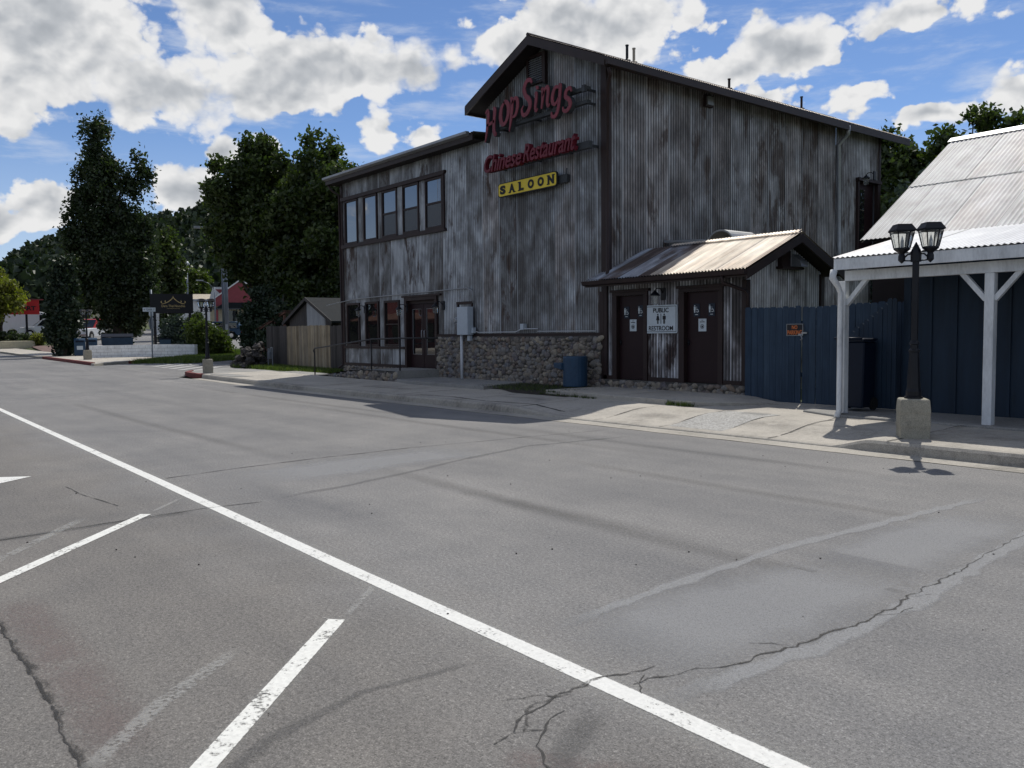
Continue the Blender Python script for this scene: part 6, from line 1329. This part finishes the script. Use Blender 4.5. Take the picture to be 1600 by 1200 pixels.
# mail boxes, dumpster, bin
def mailbox():
    m_ = thing('mailbox', 'x', 'mailbox'); mb = MB(); mb.box(-.33, .33, -.30, .30, .12, .95)
    P_ = [(-.33, -.30, .95), (.33, -.30, .95)]
    pr = [(-.30, .951)] + [(-.30 * math.cos(k_ * math.pi / 8), .951 + .30 * math.sin(k_ * math.pi / 8)) for k_ in range(1, 8)] + [(.30, .951)]
    mb.prism([(-.33, y, z) for y, z in pr], (.66, 0, 0)); mb.build('body', bluem, m_)
    mb = MB(); mb.box(-.24, .24, -.34, -.302, 1.0, 1.1); mb.build('chute', navy, m_); mb = MB(); mb.box(-.18, .18, -.312, -.302, .5, .75); mb.build('notice', signwhite, m_)
    for x in (-.28, .28): mb = MB(); mb.box(x - .04, x + .04, -.28, -.2, -.1, .12); mb.build('foot', navy, m_)
    return m_
b1 = place(mailbox(), -78.25, 62.5); b1['label'] = 'left of the two blue mailboxes, beside the juniper'; b1['group'] = 'blue mailboxes by the white wall'
p = pol(-77.6, 63.0); dup(b1, p, R_(77.6), 'right of the two blue mailboxes, behind the farthest street lamp', 'blue mailboxes by the white wall')
DU = thing('dumpster', 'dark blue metal dumpster in the shade of the tall poplar', 'dumpster')
mb = MB(); mb.prism([(-.95, -.6, .1), (.95, -.6, .1), (1.0, -.7, 1.1), (-1.0, -.7, 1.1)], (0, 1.2, 0)); mb.build('body', bluem, DU); mb = MB(); mb.prism([(-1.02, -.74, 1.11), (1.02, -.74, 1.11), (1.02, .55, 1.32), (-1.02, .55, 1.32)], (0, 0, .05)); mb.build('lid', navy, DU); place(DU, -76.2, 65)
NB = thing('waste_cart', 'small navy waste cart beside the left post of the black sign', 'bin'); mb = MB(); mb.prism([(-.3, -.3, .1), (.3, -.3, .1), (.36, -.35, 1.0), (-.36, -.35, 1.0)], (0, .6, 0)); mb.build('body', bluem, NB)
mb = MB(); mb.prism([(-.4, -.38, 1.01), (.4, -.38, 1.01), (.4, .34, 1.08), (-.4, .34, 1.08)], (0, 0, .05)); mb.build('lid', navy, NB); place(NB, -73.5, 60.5)
# red sign
RS = thing('red_pole_sign', 'red roadside sign on a dark pole above the white pickup', 'sign')
mb = MB(); mb.box(-1.7, .85, -.15, .15, 2.75, 4.15); mb.build('panel', redsign, RS); mb = MB(); mb.box(-1.8, 1.35, -.2, .2, 4.152, 4.25); mb.build('cap', redroof, RS)
mb = MB(); mb.box(-.38, -.18, -.1, .1, -.3, 2.748); mb.build('pole', blackm, RS); text('lettering', 'MART', (-.30, -.16, 3.35), .5, .005, darkink, RS, bold=.02, width=1.7, height=.42)
place(RS, -80.8, 96)
# poles and far lights
SP = thing('steel_utility_pole', 'thick grey steel pole rising into the broad leafy tree', 'pole'); mb = MB(); mb.tube([(0, 0, -.3), (0, 0, 9.0)], [.24, .17], 14); mb.build('shaft', steelpole, SP, smooth=True); mb = MB(); mb.lathe([(.34, -.2), (.34, .12), (.26, .14)], (0, 0, 0), 12); mb.build('footing', concrete_d, SP)
mb = MB(); mb.box(-.1, .1, -.34, -.2, 1.2, 1.7); mb.build('box', greymetal, SP); place(SP, -69.85, 74)
TP = thing('thin_post', 'thin grey post left of the black sign board', 'post'); mb = MB(); mb.tube([(0, 0, -.3), (0, 0, 4.3)], .07, 8); mb.build('shaft', steelpole, TP, smooth=True); place(TP, -74.22, 63)
def cobra(h_, reach, sg):
    o = thing('cobra_street_light', 'x', 'street light'); mb = MB(); mb.tube([(0, 0, -.3), (0, 0, h_)], [.11, .06], 8); mb.build('pole', steelpole, o, smooth=True)
    mb = MB(); mb.tube([(0, 0, h_ - .2), (sg * reach * .5, 0, h_ + reach * .35), (sg * reach, 0, h_ + reach * .55)], .035, 6); mb.build('arm', steelpole, o, smooth=True)
    mb = MB(); mb.prism([(sg * (reach + .75), -.16, h_ + reach * .56), (sg * (reach - .1), -.10, h_ + reach * .55), (sg * (reach - .1), .10, h_ + reach * .55), (sg * (reach + .75), .16, h_ + reach * .56)], (0, 0, .14)); mb.build('lamp_head', galv, o); return o
c_ = place(cobra(5.4, 1.3, -1), -70.5, 108); c_['label'] = 'far cobra-head street light in front of the dark hill, left of the steel pole'; c_['group'] = 'cobra street lights'
c_ = place(cobra(7.9, 1.0, -1), -70.0, 62); c_['label'] = 'higher cobra-head street light poking out of the leafy tree'; c_['group'] = 'cobra street lights'
GL = thing('globe_light_pole', 'distant pole with a pale round lamp above the black sign', 'street light'); mb = MB(); mb.tube([(0, 0, -.3), (0, 0, 7.9)], .10, 8); mb.build('pole', steelpole, GL, smooth=True); mb = MB(); mb.lathe([(.1, 0), (.30, .15), (.34, .35), (.2, .55), (.05, .6)], (0, 0, 7.9), 12); mb.build('globe', pvc, GL, smooth=True); place(GL, -72.1, 110)

# vehicles
def vehicle(name, label, kind, mt, a, R, rz, group=None, dz=0.0):
    o = thing(name, label, {'pickup': 'pickup truck', 'van': 'van', 'suv': 'car', 'jeep': 'truck'}[kind])
    L, W, H = {'pickup': (5.6, 1.95, 1.85), 'van': (6.0, 2.1, 2.65), 'suv': (4.7, 1.85, 1.70), 'jeep': (4.6, 1.95, 1.95)}[kind]; wr_ = .40 if kind != 'suv' else .35; hb = .58 * H if kind in ('pickup', 'suv', 'jeep') else .5 * H
    x0, x1 = -L / 2, L / 2; wx = (x0 + L * .20, x1 - L * .17); zc = .38
    def arch(cx): return [(cx + (wr_ + .09) * math.cos(t_), .36 + (wr_ + .09) * math.sin(t_)) for t_ in [math.pi - k_ * math.pi / 8 for k_ in range(9)]]
    low = [(x0 + .05, zc)] + arch(wx[0]) + arch(wx[1]) + [(x1 - .05, zc)]
    if kind == 'van': up = [(x1, .8), (x1 - .15, 1.05), (x1 - 1.0, 1.30), (x1 - 1.75, H - .12), (x1 - 2.3, H), (x0 + .3, H), (x0 + .05, H - .2)]
    else: up = [(x1, hb * .8), (x1 - .12, hb * .93), (x1 - 1.15, hb), (x0 + .02, hb)]
    mb = MB(); P_ = [(x, -W / 2, z) for x, z in low + up]; mb.prism(P_, (0, W, 0)); body = mb.build('body', mt, o, bevel=.04)
    if kind != 'van':
        c0, c1 = {'pickup': (x0 + 2.0, x1 - 1.25), 'suv': (x0 + .05, x1 - 1.2), 'jeep': (x0 + .6, x1 - 1.5)}[kind]
        rk_ = .15 if kind != 'suv' else .35; cab = [(c0, hb + .003), (c0 + rk_, H - .06), (c0 + rk_ + .15, H), (c1 - .95, H), (c1 - .8, H - .06), (c1, hb + .003)]
        mb = MB(); mb.prism([(x, -W / 2 + .10, z) for x, z in cab], (0, W - .2, 0)); mb.build('cab', carred if kind == 'jeep' else mt, o, bevel=.03)
        for sg in (-1, 1):
            mb = MB(); y = sg * (W / 2 - .095); m_ = (c0 + c1) / 2 - .2
            for (q0, q1) in ((c0 + rk_ + .05, m_), (m_ + .08, c1 - .85)): mb.prism([(q0, y, hb + .08), (q1 + (.5 if q1 > m_ + .1 else 0), y, hb + .08), (q1, y, H - .13), (q0, y, H - .13)], (0, sg * .012, 0))
            mb.build('side_window', carglass, o)
        mb = MB(); mb.prism([(c1 - .04, -W / 2 + .2, hb + .07), (c1 - .04, W / 2 - .2, hb + .07), (c1 - .80, W / 2 - .22, H - .08), (c1 - .80, -W / 2 + .22, H - .08)], (.03, 0, .02)); mb.build('windscreen', carglass, o)
        if kind == 'pickup': mb = MB(); mb.box(x0 + .12, c0 - .08, -W / 2 + .12, W / 2 - .12, hb - .002, hb + .012); mb.build('bed', cardark, o)
    else:
        for sg in (-1, 1): mb = MB(); y = sg * (W / 2 + .003); mb.prism([(x1 - 2.3, y, 1.45), (x1 - 1.25, y, 1.45), (x1 - 1.85, y, H - .35), (x1 - 2.3, y, H - .35)], (0, sg * .01, 0)); mb.build('side_window', carglass, o)
        mb = MB(); mb.prism([(x1 - 1.0, -W / 2 + .15, 1.36), (x1 - 1.0, W / 2 - .15, 1.36), (x1 - 1.68, W / 2 - .18, H - .2), (x1 - 1.68, -W / 2 + .18, H - .2)], (.04, 0, .02)); mb.build('windscreen', carglass, o)
    for cx in wx:
        for sg in (-1, 1):
            mb = MB(); mb.tube([(cx, sg * (W / 2 - .22), .38), (cx, sg * (W / 2 + .0), .38)], wr_, 18); w_ = mb.build('wheel', tyre, o); mb = MB(); mb.tube([(cx, sg * (W / 2 + .001), .38), (cx, sg * (W / 2 + .012), .38)], wr_ * .55, 12); mb.build('rim', chrome, w_)
    for sg in (-1, 1):
        mb = MB(); mb.box(x1 - .03, x1 + .02, sg * W * .36 - .13, sg * W * .36 + .13, hb * .62, hb * .78); mb.build('headlight', signwhite, o); mb = MB(); mb.box(x0 - .02, x0 + .04, sg * W * .42 - .07, sg * W * .42 + .07, hb * .62, hb * .85); mb.build('tail_light', redsign, o)
    mb = MB(); mb.box(x1 - .02, x1 + .08, -W / 2 + .05, W / 2 - .05, .42, .58); mb.box(x0 - .08, x0 + .03, -W / 2 + .05, W / 2 - .05, .42, .58); mb.build('bumpers', cardark if kind == 'suv' else chrome, o)
    x, y, z = pol(a, R); o.location = (x, y, z + dz); o.rotation_euler = (0, 0, rz)
    if group: o['group'] = group
    return o
VG = 'vehicles parked on the far left lot'
vehicle('pickup_truck', 'white pickup truck partly hidden by the dark juniper', 'pickup', carwhite, -79.75, 97, R_(79.75 + 182), VG)
vehicle('delivery_van', 'white high-roof van behind the white pickup', 'van', carwhite, -80.75, 103, R_(80.75 + 5), VG)
vehicle('flatbed_truck', 'white truck with a red cab top facing the street left of the tall poplar', 'jeep', carwhite, -77.75, 86, R_(77.75 - 115), VG)
vehicle('parked_car', 'pale car half hidden behind the dumpster', 'suv', beige, -77.0, 88, R_(77 + 10), VG)
vehicle('parked_car', 'white car glimpsed between the black sign posts', 'suv', carwhite, -72.1, 78, R_(72 + 200), VG)
vehicle('parked_car', 'dark blue car between the bright bush and the steel pole', 'suv', bluem, -70.4, 86, R_(70 + 170), VG)

# far buildings -------------------------------------------------------
def L2(o, a, R, dz=0): return place(o, a, R, dz)
A1 = thing('red_gabled_building', 'building with a red gable face, white rake trim and brick base behind the spruce', 'building')
mb = MB(); mb.box(-4.0, 4.0, .3, 9, -.5, 1.3); mb.build('brick_base', brick, A1)
mb = MB(); mb.box(-4.0, 4.0, .3, 9, 1.302, 3.4); mb.prism([(-4.0, .3, 3.402), (4.0, .3, 3.402), (0, .3, 6.2)], (0, 8.7, 0)); mb.build('wall', cream, A1)
mb = MB(); mb.prism([(-4.4, -.35, 3.35), (4.4, -.35, 3.35), (0, -.35, 6.55)], (0, .25, 0)); mb.build('gable_face', redroof, A1)
mb = MB(); mb.prism([(-4.8, -.5, 3.2), (0, -.5, 6.75), (4.8, -.5, 3.2), (4.6, -.5, 3.2), (0, -.5, 6.55), (-4.6, -.5, 3.2)], (0, .2, 0)); mb.build('rake_trim', plaster, A1)
mb = MB(); mb.prism([(-4.8, -.28, 3.2), (0, -.28, 6.74), (4.8, -.28, 3.2), (4.5, -.28, 3.1), (0, -.28, 6.6), (-4.5, -.28, 3.1)], (0, 9.5, 0)); mb.prism([(-3.2, -.6, 3.0), (4.5, -.6, 3.0), (3.4, -.1, 4.6), (-.8, -.1, 4.6)], (0, .1, 0)); mb.build('roof', shingle, A1)
mb = MB(); mb.box(-3.2, -2.75, -1.2, -.9, -.5, 3.0); mb.build('porch_column', redroof, A1); mb = MB(); mb.box(-3.9, 1.0, -1.4, -.85, 2.9, 3.05); mb.build('porch_beam', cardark, A1)
for x in (-1.8, .4): mb = MB(); mb.box(x, x + 1.3, .24, .298, 1.5, 2.8); mb.build('window', carglass, A1)
L2(A1, -68.9, 112, -.2)
A2 = thing('white_building', 'white building with red triangular dormer left of the red gable', 'building')
mb = MB(); mb.box(-6, 2.0, 0, 7, -.5, 3.6); mb.build('wall', plaster, A2); mb = MB(); mb.prism([(-6.4, -.4, 3.602), (2.3, -.4, 3.602), (2.3, 3.5, 5.0), (-6.0, 3.5, 5.0)], (0, 0, .15)); mb.build('roof', beige, A2)
mb = MB(); mb.prism([(-.6, -.5, 3.9), (1.9, -.5, 3.9), (1.9, -.5, 5.9), (.0, -.5, 5.9)], (0, 1.5, 0)); mb.build('dormer', plaster, A2); mb = MB(); mb.prism([(.3, -.52, 5.6), (1.7, -.52, 5.6), (1.0, -.52, 4.9)], (0, .02, 0)); mb.build('dormer_face', redroof, A2)
for x in (-5, -3, -1): mb = MB(); mb.box(x, x + .9, -.04, -.002, 1.2, 2.5); mb.build('window', carglass, A2)
mb = MB(); mb.box(.6, 1.5, -.04, -.002, -.2, 2.1); mb.build('door', door_m, A2)
L2(A2, -70.6, 118, -.3)
A3 = thing('small_white_shop', 'plain white shop wall seen behind the black sign', 'building'); mb = MB(); mb.box(-3.4, 2.6, 0, 6, -.5, 3.9); mb.build('wall', plaster, A3); mb = MB(); mb.box(-3.6, 2.8, -.3, 6.3, 3.902, 4.1); mb.build('roof', greymetal, A3); mb = MB(); mb.box(-2.6, -1.2, -.04, -.002, 1.0, 2.3); mb.build('window', carglass, A3); mb = MB(); mb.box(.2, 1.1, -.04, -.002, -.2, 2.1); mb.build('door', door_m, A3); L2(A3, -72.3, 100, -.2)
A4 = thing('cream_building', 'cream building with a brown flat roof edge and white chimney left of the tall poplar', 'building')
mb = MB(); mb.box(-2.2, 4.5, 0, 6, -.5, 4.6); mb.build('wall', cream, A4); mb = MB(); mb.box(-2.7, 5.0, -.5, 6.4, 4.602, 4.95); rf = mb.build('roof', brick, A4); mb = MB(); mb.box(-1.0, -.5, .5, 1.0, 4.952, 6.6); mb.build('chimney', plaster, rf); mb = MB(); mb.box(-1.4, -.3, -.04, -.002, 2.6, 3.8); mb.build('window', carglass, A4); mb = MB(); mb.box(1, 2, -.04, -.002, -.2, 2.2); mb.build('door', door_m, A4); L2(A4, -78.0, 112, -.5)
# red barn-like shopfront across the street, behind the camera (seen in the windows)
A5 = thing('red_shopfront', 'red boarded shop across the street, mirrored in the lower windows', 'building', (-70, -16, 0))
mb = MB(); mb.box(-92, -50, -24, -14, 0, 5.6); mb.prism([(-92, -14, 5.602), (-92, -24, 5.602), (-92, -19, 8.6)], (42, 0, 0)); mb.build('wall', barnred, A5)
for i in range(9): x = -90 + i * 4.4; mb = MB(); mb.box(x, x + 1.6, -14, -13.95, 1.0, 2.8); mb.build('window', carglass, A5)
mb = MB(); mb.prism([(-93, -12.2, 3.2), (-93, -14, 3.8), (-93, -14, 3.7), (-93, -12.2, 3.1)], (44, 0, 0)); mb.build('awning', rustbrown, A5)
T('deciduous_tree', 'leafy tree across the street mirrored in the lower left window', -100.0, 80, [(0, 5, 3, 3), (1, 7.5, 2.2, 2.4)], 500, 24, (.3, .3, .3), .3, leaf_green, 301)
T('deciduous_tree', 'leafy tree across the street mirrored in the middle lower window', -104.5, 62, [(0, 4.5, 2.6, 3), (-1, 6.5, 2.0, 2.4)], 500, 24, (.3, .3, .3), .3, leaf_green, 302)

# trees behind the shop on the right
RG = 'leafy trees behind the navy shop'
for i, (lb, a, R, L, mt, sd) in enumerate([
    ('leafy tree right behind the rear corner of the corrugated building', -27.6, 44, [(0, 7.4, 1.6, 2.4), (.2, 9.6, .8, 1.2), (-.5, 9.0, .6, 1.2), (-.9, 5.2, 1.6, 2.6), (1.2, 6.6, 1.3, 2.2), (.5, 3.6, 2.2, 2.6)], leaf_green, 1),
    ('leafy tree with two ragged tips left of the pale roof ridge', -25.2, 43, [(-.4, 8.0, 1.3, 1.8), (.6, 8.9, .8, 1.5), (-1.0, 9.0, .6, 1.3), (0, 6.4, 2.2, 2.8), (0, 3.6, 2.2, 2.4)], leaf_green, 2),
    ('highest leafy tree standing above the pale roof ridge', -23.4, 43, [(0, 8.4, 1.4, 1.8), (.5, 10.0, .7, 1.3), (-.9, 9.3, .7, 1.2), (1.4, 8.3, 1.3, 1.8), (0, 6.6, 2.6, 3.0)], leaf_green, 3),
    ('leafy tree farthest right behind the pale roof ridge', -21.2, 44, [(0, 8.4, 1.8, 1.8), (1.3, 9.2, 1.0, 1.3), (-1.1, 8.8, 1.1, 1.4), (0, 6.6, 2.8, 3.0)], leaf_green, 4),
    ('leafy tree beyond the right picture edge behind the shop', -18.2, 44, [(0, 8.8, 2.1, 2.2), (0, 6.6, 2.8, 3.0)], leaf_green, 5)]):
    T('deciduous_tree', lb, a, R, L, 1700, 28, (.22, .22, .18), .17, mt, 200 + sd, (.28, 3.0), RG)
T('juniper_tree', 'blue-green juniper between the corrugated building and the pale roof', -26.1, 31.5, [(0, 4.6, .95, 2.0), (.5, 3.2, 1.1, 2.2), (-.6, 2.8, .9, 2.2), (.1, 6.2, .5, .9)], 620, 24, (.14, .14, .20), .12, leaf_blue, 220, (.2, 1.5))
